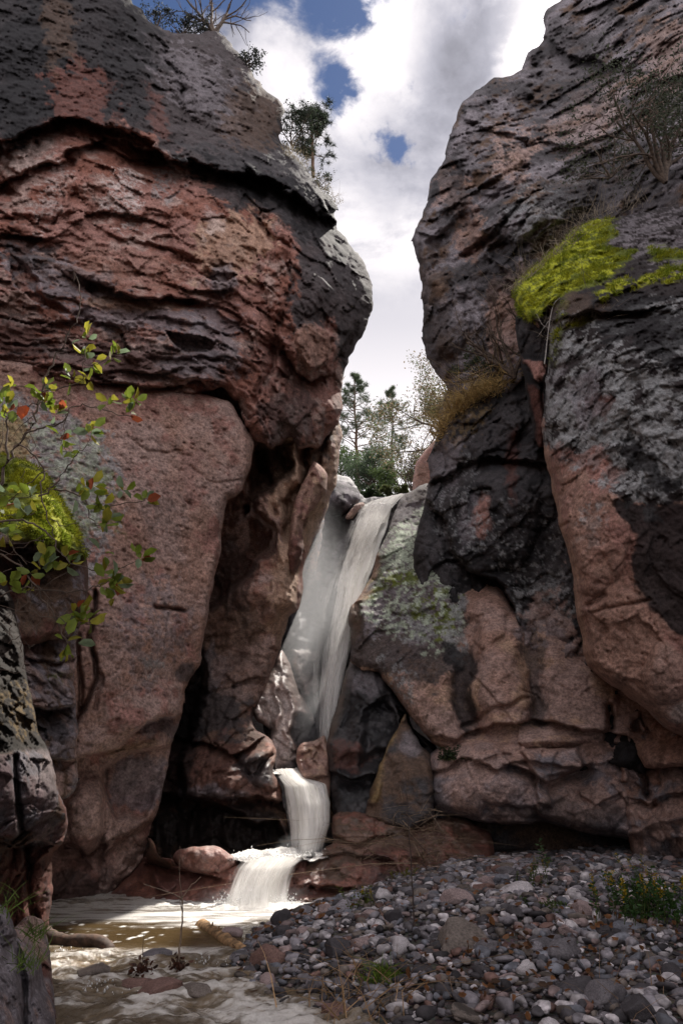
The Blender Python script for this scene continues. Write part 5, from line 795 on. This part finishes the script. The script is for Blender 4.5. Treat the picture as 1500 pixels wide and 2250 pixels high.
def pine(px, pbase, ptop, Y, label, group=None, bare=.25, width=.22, nb=46, r0=.02, lean=0, tuft=.42, per=16, col=(.06, .085, .04), flat=False):
    b = V(px, pbase, Y); tp = V(px+lean, ptop, Y); H = (tp-b).length; root = empty('pine_tree', b); tag(root, label, 'tree', group)
    n = 14; t = np.linspace(0, 1, n)[:, None]; ax = np.array([[0, 0, 0]])*(1-t)+np.array(tp-b)[None]*t; ax[1:-1] += rng.normal(size=(n-2, 3))*H*.004
    paths = [(ax, H*r0*(1-.8*t[:, 0]))]; tufts = []
    for k in range(nb):
        h = bare+(1-bare)*(k+.5)/nb; p = np.array([np.interp(h, t[:, 0], ax[:, i]) for i in range(3)]); az = rng.uniform(0, 6.28)
        prof = (math.sin(min(1, (h-bare)/(1-bare)*1.3+.25)*math.pi*.75) if not flat else (.5+.9*h)); L = H*width*max(.12, (1-((h-bare)/(1-bare))**2.2))*rng.uniform(.45, 1.15)*(prof if flat else 1)
        d = np.array([math.cos(az), math.sin(az), rng.uniform(-.15, .45)]); m = 6; pts = [p]; q = p
        for j in range(m):
            d = d+rng.normal(size=3)*.12+np.array([0, 0, .06]); q = q+d/np.linalg.norm(d)*L/m; pts.append(q)
            if j >= 3:
                for _ in range(3): tufts.append(q+rng.normal(size=3)*L*.12)
                sd = np.cross(d, [0, 0, 1])*rng.choice([-1, 1])*L*.28*rng.uniform(.4, 1)+d*L*.1; paths.append(([q, q+sd*.5, q+sd], [H*.0016, H*.0012, H*.0008])); tufts += [q+sd, q+sd*.6]
        paths.append((pts, np.linspace(H*r0*.22, H*.001, m+1)))
    link('trunk', tube_mesh('trunk', paths, PINEBARK), root)
    link('crown', needle_mesh('crown', np.array(tufts), tuft, col, per, tuft*.035), root); return root
pine(787, 1085, 822, 46, 'tall straight pine, the left of the two beyond the waterfall lip', bare=.26, width=.27, nb=64, lean=-9, tuft=.36, per=17, r0=.017, col=(.09, .12, .07))  # far pines: needle colour lightened to put distance haze into it
pine(862, 1062, 850, 52, 'slimmer pine, the right of the two beyond the waterfall lip', bare=.14, width=.27, nb=48, lean=-1, tuft=.36, per=16, r0=.015, col=(.09, .12, .07))
pine(688, 388, 238, 19.5, 'small crooked pine on the rim of the left wall against the clouds', bare=.30, width=.34, nb=34, lean=-4, tuft=.24, per=26, r0=.022, col=(.025, .036, .02), flat=True)
def bushy(name, px, py, Y, H, W_, label, col, leafs=2500, size=.12, kids=4, cat='tree', bark=BARK, group=None, var=.5, trunk_h=.25, col2=None, lean=(0, 0)):
    b = np.array(V(px, py, Y)); root = empty(name, b); tag(root, label, cat, group); out = []; tips = []
    for k in range(kids+2):
        az = rng.uniform(0, 6.28); grow(np.array([0., 0, 0]), np.array([math.cos(az)*W_/H+lean[0], math.sin(az)*W_/H*.8, 1.2]), H*.62, H*.022, 2, out, tips, .62, kids, .16, .02)
    link('trunk', tube_mesh('trunk', out, bark, sides=5), root)
    if leafs:
        tp = np.array([t_[0] for t_ in tips]); i = rng.integers(0, len(tp), leafs); p = tp[i]+rng.normal(size=(leafs, 3))*H*.05
        c = np.array(col)*rng.uniform(1-var, 1+var, (leafs, 1))
        if col2 is not None: k = rng.random(leafs) < .4; c[k] = np.array(col2)*rng.uniform(.6, 1.3, (k.sum(), 1))
        link('crown', leaves_mesh('crown', p, rng.normal(size=(leafs, 3)), size*rng.uniform(.6, 1.2, leafs), c), root)
    return root
bushy('tree', 832, 1092, 40, 3.6, 2.0, 'round dark green bushy tree between the two pines', (.075, .11, .06), 9000, .13)  # far foliage beyond the lip: haze put in as lighter leaf colour
bushy('tree', 880, 1080, 38, 1.9, 1.8, 'low light green bush at the foot of the slimmer pine', (.10, .15, .05), 5000, .11)
bushy('tree', 822, 1102, 31, .8, 1.6, 'low dark bush right at the lip of the tall waterfall', (.05, .08, .03), 5000, .09)
bushy('tree', 868, 1092, 30, .7, 1.2, 'low yellowish bush behind the right end of the waterfall lip', (.10, .12, .04), 4000, .09)
bushy('tree', 745, 1085, 44, 3.0, 1.8, 'green bush behind the perched boulder', (.11, .17, .05), 5000, .14)
bushy('tree', 1000, 1010, 33, 5.4, 2.2, 'tree with brownish leaves leaning out behind the right wall', (.17, .13, .08), 15000, .13, lean=(-.15, 0), col2=(.10, .12, .05))
bushy('tree', 905, 1080, 36, 2.6, 1.6, 'thin leafed sapling right of the slimmer pine', (.14, .12, .07), 1500, .10)
# rim plants on the left wall
bushy('shrub', 395, 78, 17.6, 1.1, 1.6, 'dark leafy shrub on the rim at the top left', (.03, .035, .03), 1600, .09, cat='shrub'); bushy('shrub', 345, 60, 17.2, .9, .9, 'small dark shrub at the left end of the rim', (.03, .035, .03), 700, .08, cat='shrub')
bushy('dead_tree', 470, 74, 17.6, 3.6, 2.2, 'bare dead tree on the rim at the top left', (.1, .1, .1), 0, cat='tree'); bushy('shrub', 535, 160, 17.0, .9, .6, 'leafy shrub hanging from the rim below the bare tree', (.03, .036, .03), 700, .09, cat='shrub', lean=(.5, 0))
bushy('shrub', 640, 320, 17.5, 1.3, 1.1, 'dark shrub on the rim left of the small crooked pine', (.03, .04, .025), 1500, .08, cat='shrub')
# right wall shrubs
bushy('shrub', 1460, 400, 12.2, 3.0, 2.2, 'large grey green shrub on the ledge at the upper right', (.05, .06, .035), 5200, .075, cat='shrub', lean=(-.35, 0)); bushy('shrub', 1340, 390, 13.5, 1.6, 1.6, 'thin bare shrub left of the large grey green shrub', (.06, .06, .04), 700, .05, cat='shrub')
bushy('bare_shrub', 1130, 830, 14.2, 2.6, 2.0, 'bare dark branched shrub between the right wall and the mossy boulder', (.1, .1, .1), 0, cat='shrub', lean=(-.5, 0)); bushy('shrub', 1035, 830, 15.2, .7, .9, 'small green shrub above the golden grass', (.05, .075, .03), 900, .06, cat='shrub')
def grass(name, spots, label, col, L=.5, per=30, droop=.5, w_=.006, cat='grass', spread=.25, kind=None, group=None, base_up=1.0, mat=None):
    """blades as thin tapering three-piece strips"""
    P0 = []; 
    for (px, py, Y, rad) in spots: c = np.array(V(px, py, Y)); P0.append(c+rng.normal(size=(per, 3))*[rad, rad, rad*.5])
    P0 = np.concatenate(P0); n = len(P0); d = rng.normal(size=(n, 3))*spread*2; d[:, 2] = abs(d[:, 2])*.3+base_up; d /= np.linalg.norm(d, axis=1)[:, None]; l = L*rng.uniform(.4, 1.2, (n, 1))
    out = rng.normal(size=(n, 3))*[1, 1, .2]; out[:, 2] -= .5; out *= droop*l
    a = np.cross(d, [0, 1, 0]); a = a/(np.linalg.norm(a, axis=1)[:, None]+1e-6); a = a+rng.normal(size=a.shape)*.3; t = [0, .35, .7, 1]; vs = []
    for k, q in enumerate(t): c = P0+d*l*q+out*q*q; ww = w_*(1-q*.85); vs += [c+a*ww, c-a*ww]
    v = np.stack(vs, 1).reshape(-1, 3); i = np.arange(n)[:, None]*8; f = np.concatenate([np.stack([i[:, 0]+2*k, i[:, 0]+2*k+1, i[:, 0]+2*k+3, i[:, 0]+2*k+2], 1) for k in range(3)])
    me = mesh_np(name, v, f, mat or GRASS, False); vcol(me, 'Col', np.repeat(np.array(col)*rng.uniform(.6, 1.4, (n, 1)), 8, 0)); o = link(name, me); tag(o, label, cat if kind is None else None, group, kind); return o
gs = lambda pts, Y0, Y1, rad, n: [(np.interp(t, np.linspace(0, 1, len(pts)), [p[0] for p in pts]), np.interp(t, np.linspace(0, 1, len(pts)), [p[1] for p in pts]), Y0+(Y1-Y0)*t, rad) for t in np.linspace(0, 1, n)]
grass('grass', gs([(1090, 850), (1040, 870), (1000, 900), (960, 960)], 14.6, 16.4, .16, 16), 'golden and grey grass hanging from the ledge of the right wall', (.5, .36, .15), .75, 70, .9, .007, kind='stuff', spread=.5)
bushy('shrub', 700, 410, 16.6, .6, .7, 'small dark shrub just below the small crooked pine on the rim', (.04, .05, .03), 700, .06, cat='shrub')
grass('grass', gs([(630, 330), (665, 360), (700, 405), (738, 445)], 15.6, 16.6, .10, 12), 'pale dry grass along the rim below the small crooked pine', (.24, .2, .13), .4, 30, .6, .006, kind='stuff', spread=.5)
grass('grass', gs([(1120, 640), (1180, 590), (1240, 540), (1290, 480), (1400, 450)], 12.9, 12.2, .12, 14), 'dry grass behind the mossy boulder', (.22, .18, .14), .75, 26, .5, .005, kind='stuff', spread=.35)
grass('grass', [(1230, 700, 10.6, .15), (1280, 700, 10.0, .12), (1255, 720, 10.3, .12), (1210, 740, 10.9, .1), (1330, 690, 9.9, .1)], 'dry grass tufts on the face of the mossy boulder', (.2, .16, .12), .34, 36, .8, .004, kind='stuff', spread=.6)
# tangle at the foot of the right wall, dry stems in front
grass('dry_grass', [(820, 1900, 12.1, .25), (870, 1890, 12.2, .3), (920, 1880, 12.1, .3), (960, 1880, 12.0, .25), (800, 1850, 12.4, .2), (900, 1800, 12.5, .3), (860, 1960, 11.6, .25), (940, 1830, 12.3, .2)], 'tangle of dry stems beside the cascades', (.22, .16, .11), .9, 36, 1.1, .005, kind='stuff', spread=.9, base_up=.6)

# ---- the oak-like shrub reaching in from the left, close to the camera
def px_path(pts, Y, r0, r1, sub=4, jit=.006):
    P = at(*np.array([(a, b, Y) for k, (a, b) in enumerate(pts)], float).T); t = np.linspace(0, len(P)-1, (len(P)-1)*sub+1); Q = np.stack([np.interp(t, np.arange(len(P)), P[:, i]) for i in range(3)], 1)
    for _ in range(3): Q[1:-1] = .5*Q[1:-1]+.25*(Q[:-2]+Q[2:])
    Q[1:-1] += rng.normal(size=(len(Q)-2, 3))*jit; return Q, np.linspace(r0, r1, len(Q))
SY = 3.5
stems = [([(-30, 1130), (0, 1075), (18, 1010), (40, 975), (75, 935), (82, 890), (95, 860)], .011, .005), ([(18, 1010), (12, 965), (20, 925), (10, 895)], .007, .003), ([(82, 890), (100, 830), (118, 790), (150, 738), (172, 702), (182, 655), (165, 600)], .006, .003), ([(60, 950), (110, 935), (140, 930), (152, 905), (168, 890), (200, 890), (240, 905), (290, 915)], .005, .0025),
    ([(95, 860), (150, 850), (185, 835), (185, 790), (192, 755)], .004, .002), ([(185, 800), (215, 800), (248, 790)], .003, .002), ([(40, 975), (80, 1000), (100, 1035), (85, 1090), (110, 1140), (120, 1180)], .005, .003), ([(-30, 1150), (30, 1140), (70, 1150), (110, 1175), (125, 1210), (150, 1235), (220, 1255)], .006, .003),
    ([(85, 1090), (120, 1070), (150, 1020), (165, 1005), (198, 965)], .005, .002), ([(120, 1075), (165, 1082), (190, 1100), (200, 1125), (240, 1110), (320, 1100)], .005, .002), ([(-30, 1210), (40, 1230), (70, 1280), (95, 1310), (130, 1370), (150, 1415)], .006, .003), ([(-30, 1320), (40, 1290), (120, 1300), (180, 1300), (215, 1290), (260, 1250), (302, 1232)], .005, .002),
    ([(70, 1280), (60, 1330), (100, 1360), (165, 1350)], .004, .002), ([(190, 1100), (205, 1150), (225, 1160)], .003, .002), ([(110, 1140), (140, 1160), (170, 1150)], .003, .0015), ([(20, 925), (45, 905), (95, 880)], .004, .002), ([(152, 905), (135, 965), (150, 1000)], .003, .0015), ([(30, 1140), (10, 1180), (60, 1240)], .004, .002),
    ([(210, 1290), (240, 1275)], .003, .002), ([(100, 1035), (60, 1060), (10, 1110)], .004, .002), ([(110, 870), (60, 850), (25, 842)], .003, .002)]
BASE_ = [np.array([[-2.6, 3.3, -.2], [-2.55, 3.35, .8], [-2.4, 3.4, 1.8]])]
root = empty('leafy_shrub', V(-60, 1200, SY)); tag(root, 'leafy shrub with yellow green leaves reaching in from the left edge', 'shrub')
paths = [px_path(p, SY+rng.uniform(-.15, .15), a, b) for p, a, b in stems]
for k in (0, 7, 10, 11): e_ = paths[k][0][0]; paths.append((np.array([BASE_[0][0], BASE_[0][1], BASE_[0][2], .5*BASE_[0][2]+.5*e_, e_]), np.array([.03, .026, .022, .016, .011])))
loose = []
for k in range(46):
    a = rng.uniform(-20, 200); b = rng.uniform(900, 1480) if k % 3 else rng.uniform(1280, 1500); a = min(a, 60+rng.uniform(0, 120)); d = rng.normal(size=2)*34
    loose.append(px_path([(a, b), (a+d[0], b+d[1]), (a+d[0]*2+rng.normal()*14, b+d[1]*1.6+rng.normal()*18)], SY+rng.uniform(-.1, .5), .0025, .001))
o = link('stem', tube_mesh('stem', [(p-np.array(root.location), r) for p, r in paths], BARK), root)
tag(link('twigs', tube_mesh('twigs', [(p-np.array(root.location), r) for p, r in loose], BARK), root), kind='stuff')
clus = [(190, 745, 7, 14), (184, 775, 6, 14), (205, 800, 9, 18), (250, 786, 7, 14), (160, 832, 6, 14), (190, 838, 5, 14), (92, 850, 7, 14), (96, 882, 12, 22), (25, 843, 4, 12), (12, 895, 13, 22), (120, 908, 9, 18), (236, 885, 5, 14), (290, 880, 8, 16), (285, 908, 4, 12), (202, 948, 10, 14), (133, 965, 7, 12), (150, 1000, 4, 10), (20, 1080, 8, 18), (70, 1092, 5, 14), (170, 1086, 4, 8), (202, 1075, 11, 18), (220, 1110, 8, 16), (236, 1150, 9, 16), (272, 1076, 6, 12), (322, 1100, 8, 14), (8, 1115, 9, 18),
    (60, 1135, 3, 12), (10, 1172, 10, 18), (100, 1240, 17, 26), (146, 1232, 12, 18), (70, 1262, 5, 12), (20, 1278, 8, 16), (50, 1300, 5, 12), (228, 1215, 4, 12), (240, 1275, 18, 24), (255, 1312, 4, 10), (302, 1226, 8, 14), (165, 1350, 17, 24), (205, 1365, 6, 14), (150, 1420, 9, 18)]
lp = []; ld = []; lc = []; lsz = []
for cx, cy, n, rad in clus:
    c = at(cx, cy, SY+rng.uniform(-.1, .1))-np.array(root.location)
    for k in range(n):
        d = rng.normal(size=3)+np.array([.25, 0, .35]); d /= np.linalg.norm(d); lp.append(c+d*.012+rng.normal(size=3)*rad/430*.45); ld.append(d); u = rng.random()
        lc.append(np.array((.18, .24, .03) if u < .45 else (.34, .32, .04) if u < .75 else (.20, .27, .16) if u < .95 else (.28, .07, .03))*rng.uniform(.7, 1.2)); lsz.append(rng.uniform(.050, .092))
link('foliage', leaves_mesh('foliage', np.array(lp), np.array(ld), np.array(lsz), np.array(lc), wide=1.15), root)
c = at(50, 912, SY-.1)-np.array(root.location); o = link('red_leaf', leaves_mesh('red_leaf', c[None]-[[0, 0, .03]], np.array([[.05, 0, 1.]]), np.array([.10]), np.array([[.55, .10, .02]]), wide=1.4), root); o['label'] = 'large orange red leaf'
c = at(160, 590, SY)-np.array(root.location); link('dead_leaf', leaves_mesh('dead_leaf', c[None], np.array([[.25, 0, -1.]]), np.array([.11]), np.array([[.05, .03, .02]]), wide=.4), root)

# ---- moss cushions standing proud of the two mossy boulders
def moss(parent_name, n, L, far=1.0):
    o = bpy.data.objects[parent_name]; me = o.data; nv = len(me.vertices); co = np.zeros(nv*3); me.vertices.foreach_get('co', co); co = co.reshape(-1, 3); no = np.zeros(nv*3); me.vertices.foreach_get('normal', no); no = no.reshape(-1, 3)
    c = np.zeros(nv*4, np.float32); me.color_attributes['Col'].data.foreach_get('color', c); c = c.reshape(-1, 4)
    k = np.nonzero((c[:, 1] > c[:, 2]*4) & (c[:, 1] > .045))[0]; i = rng.choice(k, n); cl = fbm(co[i]*5, 3, 5); keep = cl > .48; i = i[keep]; cl = cl[keep]; n = len(i)
    d = no[i]*.8+np.array([0, -.25, -.25])+rng.normal(size=(n, 3))*.35; d /= np.linalg.norm(d, axis=1)[:, None]; P = co[i]+rng.normal(size=(n, 3))*.012; a = np.cross(d, rng.normal(size=(n, 3))); a /= np.linalg.norm(a, axis=1)[:, None]
    l = L*rng.uniform(.4, 1.3, (n, 1))*(.5+1.6*(cl-.45)[:, None]/.3); v = np.stack([P+a*.007, P-a*.007, P+d*l], 1).reshape(-1, 3); me2 = mesh_np('moss', v, np.arange(n*3).reshape(-1, 3), MOSSM, False)
    hue = fbm(co[i]*2.2, 3, 9)[:, None]; cc = np.array([[.36, .37, .035]])*sst(.4, .6, hue)+np.array([[.20, .25, .025]])*(1-sst(.4, .6, hue)); vcol(me2, 'Col', np.repeat(cc*rng.uniform(.6, 1.3, (n, 1)), 3, 0)); p = link('moss', me2, o)
MOSSM = simple('moss', (.2, .2, .02), .9, .2, 12, .35, .1, attr=True)
moss('boulder', 26000, .06); moss('mossy_boulder', 16000, .045)

# ---- driftwood and saplings in the stream
def log(name, pts, Y0, Y1, r0, r1, label, col, stubs=()):
    n = len(pts); P = at(*np.array([(a, b, Y0+(Y1-Y0)*k/(n-1)) for k, (a, b) in enumerate(pts)], float).T); b = P[0].copy(); root = empty(name, b); tag(root, label, 'log')
    t = np.linspace(0, n-1, 40); Q = np.stack([np.interp(t, np.arange(n), P[:, i]) for i in range(3)], 1)-b
    for _ in range(6): Q[1:-1] = .5*Q[1:-1]+.25*(Q[:-2]+Q[2:])
    R = np.linspace(r0, r1, 40)*(1+.25*(fbm(np.stack([t*1.3, t*0, t*0], 1), 3, 4)-.5)); R[0] *= .25; R[-1] *= .25; R[1] *= .8; R[-2] *= .8
    me = tube_mesh(name, [(Q, R)], WOOD, sides=20); co = np.zeros(len(me.vertices)*3); me.vertices.foreach_get('co', co); co = co.reshape(-1, 3); nz = (fbm(co*np.array([14, 14, 26.]), 4, 3)-.5)[:, None]; co += nz*.03; me.vertices.foreach_set('co', co.ravel().astype(np.float32)); vcol(me, 'Col', np.array(col)*(.8+2.2*nz+.2*rng.random((len(co), 1))))
    link('trunk', me, root)
    for (t0, d, L, r) in stubs:
        p = Q[int(t0*39)]; q = p+np.array(d)*L; me = tube_mesh('branch_stub', [([p, (p+q)/2, q], [r, r*.8, r*.45])], WOOD, tuple(col)); link('branch_stub', me, root)
    return root
log('log', [(85, 2040), (110, 2062), (150, 2072), (205, 2068), (232, 2078), (246, 2094)], 8.9, 8.5, .085, .065, 'dark wet log lying against the rocks at the left edge of the stream', (.085, .05, .035), [(.1, (-.3, 0, 1), .12, .03)])
log('log', [(438, 2034), (470, 2052), (500, 2072), (542, 2104)], 10.0, 8.35, .085, .072, 'tan driftwood log slanting into the middle of the stream', (.33, .20, .10), [(.3, (.1, -.2, 1), .11, .022), (.45, (.1, -.2, 1), .11, .018)])
def stick(name, lines, Y, label, col, cat='sapling', clump=None):
    b = np.array(V(*lines[0][0][0], Y)); root = empty(name, b); tag(root, label, cat)
    ps = [px_path(p, Y, a, c, jit=.003) for p, a, c in lines]; link('stem', tube_mesh('stem', [(p-b, r) for p, r in ps], WOOD, col), root)
    if clump: n = clump[0]; tag(link('leaf_clump', leaves_mesh('leaf_clump', rng.normal(size=(n, 3))*clump[1]+[0, 0, .03], rng.normal(size=(n, 3)), np.full(n, .06), np.array([[.09, .035, .02]])*rng.uniform(.4, 1.5, (n, 1))), root), kind='stuff')
    return root
stick('sapling', [([(392, 2128), (396, 2070), (402, 2010), (400, 1974)], .010, .007), ([(400, 1974), (375, 1962), (340, 1950), (316, 1942)], .006, .003), ([(400, 1974), (415, 1950), (442, 1926)], .007, .003), ([(400, 1974), (394, 1930), (396, 1860)], .004, .002), ([(400, 2000), (395, 1985), (396, 1960)], .004, .002)], wy(2128), 'bare forked sapling standing in the stream', (.2, .15, .11), clump=(60, .035))
stick('sapling', [([(312, 2145), (315, 2110), (316, 2050)], .006, .002)], wy(2140), 'dark clump of leaves caught on a twig left of the bare forked sapling', (.12, .08, .06), clump=(90, .045))
stick('sapling', [([(914, 2180), (912, 2100), (908, 2000), (904, 1920), (898, 1830), (892, 1740)], .010, .004), ([(898, 1830), (925, 1860), (945, 1880)], .004, .002)], 7.4, 'tall thin dark stick rising from the gravel', (.05, .035, .03))
stick('sapling', [([(975, 1830), (955, 1800), (935, 1775)], .004, .002), ([(955, 1800), (965, 1780)], .003, .002)], 11, 'short pale twig right of the tall thin dark stick', (.25, .2, .15))
stick('twig', [([(1195, 800), (1202, 740), (1212, 670), (1228, 655)], .012, .004), ([(1203, 720), (1190, 715), (1178, 690)], .006, .003), ([(1204, 705), (1180, 740)], .005, .002)], 10.4, 'pale bare twig on the left edge of the mossy boulder', (.3, .28, .26), cat='twig')
tp_ = [(1215, 700), (1260, 560), (1290, 590), (1240, 600)]
for k, (a, b, c, d, yy) in enumerate([(1330, 640, 1230, 560, 10.4), (1300, 680, 1270, 580, 10.2)]):
    stick('twig', [([(a, b), ((a+c)/2, (b+d)/2-6), (c, d)], .004, .0015), ([((a+c)/2, (b+d)/2-6), ((a+c)/2-10, d-10)], .003, .001)], yy, ['thin dark twig lying over the bright moss, the longer one', 'thin dark twig over the bright moss, the shorter steep one'][k], (.07, .05, .05), cat='twig')
# stems in the foreground gravel
st = [(700, 2230, 6.2), (740, 2200, 6.4), (780, 2180, 6.6), (830, 2200, 6.3), (850, 2250, 6.0), (810, 2240, 6.0), (760, 2250, 5.9), (870, 2210, 6.2)]
grass('dry_grass', [(a, b, min(Y, on_ground(a, b)), .12) for a, b, Y in st], 'tall dry bent stems at the front of the gravel bank', (.34, .22, .12), .55, 9, .7, .004, kind='stuff', spread=.45)
grass('dry_grass', [(a, b, on_ground(a, b), .12) for a, b in [(1000, 2200), (1150, 2100), (1300, 2200), (1450, 2200), (1040, 2230), (1380, 2240), (830, 2060), (870, 2120)]], 'thin dry stems scattered in the gravel', (.22, .15, .10), .4, 6, .5, .003, kind='stuff', spread=.5)
grass('green_grass', [(845, 2155, on_ground(845, 2155), .06), (830, 2150, on_ground(830, 2150), .05), (860, 2160, on_ground(860, 2160), .05)], 'bright green tuft of grass near the water in the gravel', (.11, .17, .02), .16, 90, .4, .004, spread=.5)
grass('green_grass', [(8, 2000, 5.3, .06), (60, 2120, 5.2, .05), (75, 2060, 5.6, .05)], 'green shoots on the grey corner rock at the lower left', (.10, .15, .03), .22, 40, .4, .003, spread=.5)
def herb(px, py, Y, H, n, label, col, flower=None, cat='plant', spread=.5, ls=.05, name='plant'):
    b = np.array(V(px, py, Y)); root = empty(name, b); tag(root, label, cat); ps = []; lp = []; ld = []; fp = []
    for k in range(n):
        p = rng.normal(size=3)*[H*spread, H*spread, 0]; d = np.array([*rng.normal(size=2)*.25, 1.]); h = H*rng.uniform(.5, 1.1); q = [p+d*h*t+np.array([.06*h*math.sin(3*t), 0, 0]) for t in np.linspace(0, 1, 6)]; ps.append((q, np.linspace(.004, .0015, 6)))
        for j in range(16): t = rng.uniform(.1, 1); lp.append(p+d*h*t); v_ = rng.normal(size=3); v_[2] = abs(v_[2])*.5; ld.append(v_)
        if flower and rng.random() < .3:
            for j in range(26): fp.append(p+d*h*rng.uniform(.78, 1.08)+rng.normal(size=3)*H*.02)
    tag(link('stem', tube_mesh('stem', ps, GRASS, (.08, .1, .03), 4), root), kind='stuff'); m = len(lp); link('foliage', leaves_mesh('foliage', np.array(lp), np.array(ld), ls*rng.uniform(.6, 1.2, m), np.array(col)*rng.uniform(.5, 1.4, (m, 1)), wide=.8), root)
    if fp: m = len(fp); tag(link('flower', leaves_mesh('flower', np.array(fp), rng.normal(size=(m, 3)), np.full(m, ls*.4), np.array(flower)*rng.uniform(.7, 1.2, (m, 1)), wide=1.3), root), kind='stuff')
    return root
g = on_ground
herb(1440, 2020, g(1440, 2020)-.1, .36, 70, 'bushy green plant with yellow flower spikes at the right edge', (.04, .10, .02), (.40, .28, .01), spread=.55, ls=.05)
herb(1405, 1975, g(1405, 1975), .36, 12, 'smaller yellow flowered plant behind the bushy one at the right', (.06, .11, .03), (.42, .30, .02), spread=.3, ls=.04)
herb(790, 2006, g(790, 2006), .26, 10, 'small yellow flowered plant at the tip of the gravel bank', (.12, .15, .02), (.5, .38, .02), spread=.3, ls=.04)
herb(1205, 1925, 11.2, .45, 4, 'single green leafy stem in front of the cave', (.08, .14, .06), None, spread=.08, ls=.08)
herb(1180, 1945, g(1180, 1945), .28, 12, 'low green plant with a few yellow flowers at the top of the gravel', (.09, .13, .03), (.3, .2, .02), spread=.5, ls=.035)
herb(1190, 2000, g(1190, 2000), .12, 16, 'low green ground plant in the middle of the gravel', (.08, .13, .03), None, spread=1.2, ls=.035)
herb(890, 1935, g(890, 1935), .16, 14, 'mossy yellow green plant under the tangle of dry stems', (.17, .17, .02), None, spread=.8, ls=.04)
herb(985, 1672, 12.6, .22, 26, 'dark green cushion plant on the ledge of the lower right wall', (.025, .04, .015), None, spread=.4, ls=.06); herb(1020, 1668, 12.6, .10, 10, 'small dark green tuft right of the cushion plant on the ledge', (.03, .05, .02), None, spread=.4, ls=.04)
# fallen leaves
n = 300; y = rng.uniform(5.2, 10, n); x = rng.uniform(-1, 5.5, n); ce = np.array([(1.2, 6.0), (2.0, 6.0), (3.0, 6.0), (.9, 6.4), (-.6, 8.8), (-.4, 9.4), (1.6, 6.6), (2.6, 7.2)]); i = rng.integers(0, 8, n); m_ = rng.random(n) < .75; x = np.where(m_, ce[i, 0]+rng.normal(size=n)*.3, x); y = np.where(m_, ce[i, 1]+rng.normal(size=n)*.25, y)
lm = leaves_mesh('fallen_leaves', np.stack([x, y, gz(x, y)+.07+rng.random(n)*.04], 1), rng.normal(size=(n, 3))*[1, 1, .35], rng.uniform(.04, .09, n), np.array([[.26, .12, .05]])*rng.uniform(.3, 1.3, (n, 1)), wide=1.1); tag(link('fallen_leaves', lm), kind='stuff')

# ---- spray and haze
def puff(px, py, Y, rx, ry, rz, dens):
    m, t = newmat('spray_mist'); pos = t.new('ShaderNodeTexCoord').outputs['Object']
    l = t.vm('LENGTH', pos, out=1); n = t.noise(pos, 1.8, 4, .6)
    d = t.m('MULTIPLY', t.ss(t.m('ADD', l, t.m('MULTIPLY', t.m('SUBTRACT', n.outputs[0], .5), .9)), .95, .15), dens)
    p = t.new('ShaderNodeVolumePrincipled', {'Color': (.97, .97, 1.0), 'Density': d, 'Anisotropy': .3}); t.new('ShaderNodeOutputMaterial', {1: p.outputs[0]})
    o = link('spray_mist', mesh_np('spray_mist', IV, IF, m)); o.location = V(px, py, Y); o.scale = (rx, ry, rz); tag(o, kind='stuff')
puff(690, 1420, 17.8, 1.4, 1.5, 4.6, .5); puff(700, 1590, 15.9, .7, .8, 1.2, .5); puff(668, 1868, 12.5, .55, .4, .35, 1.3); puff(565, 1985, 11.2, 1.0, .45, .30, .9)
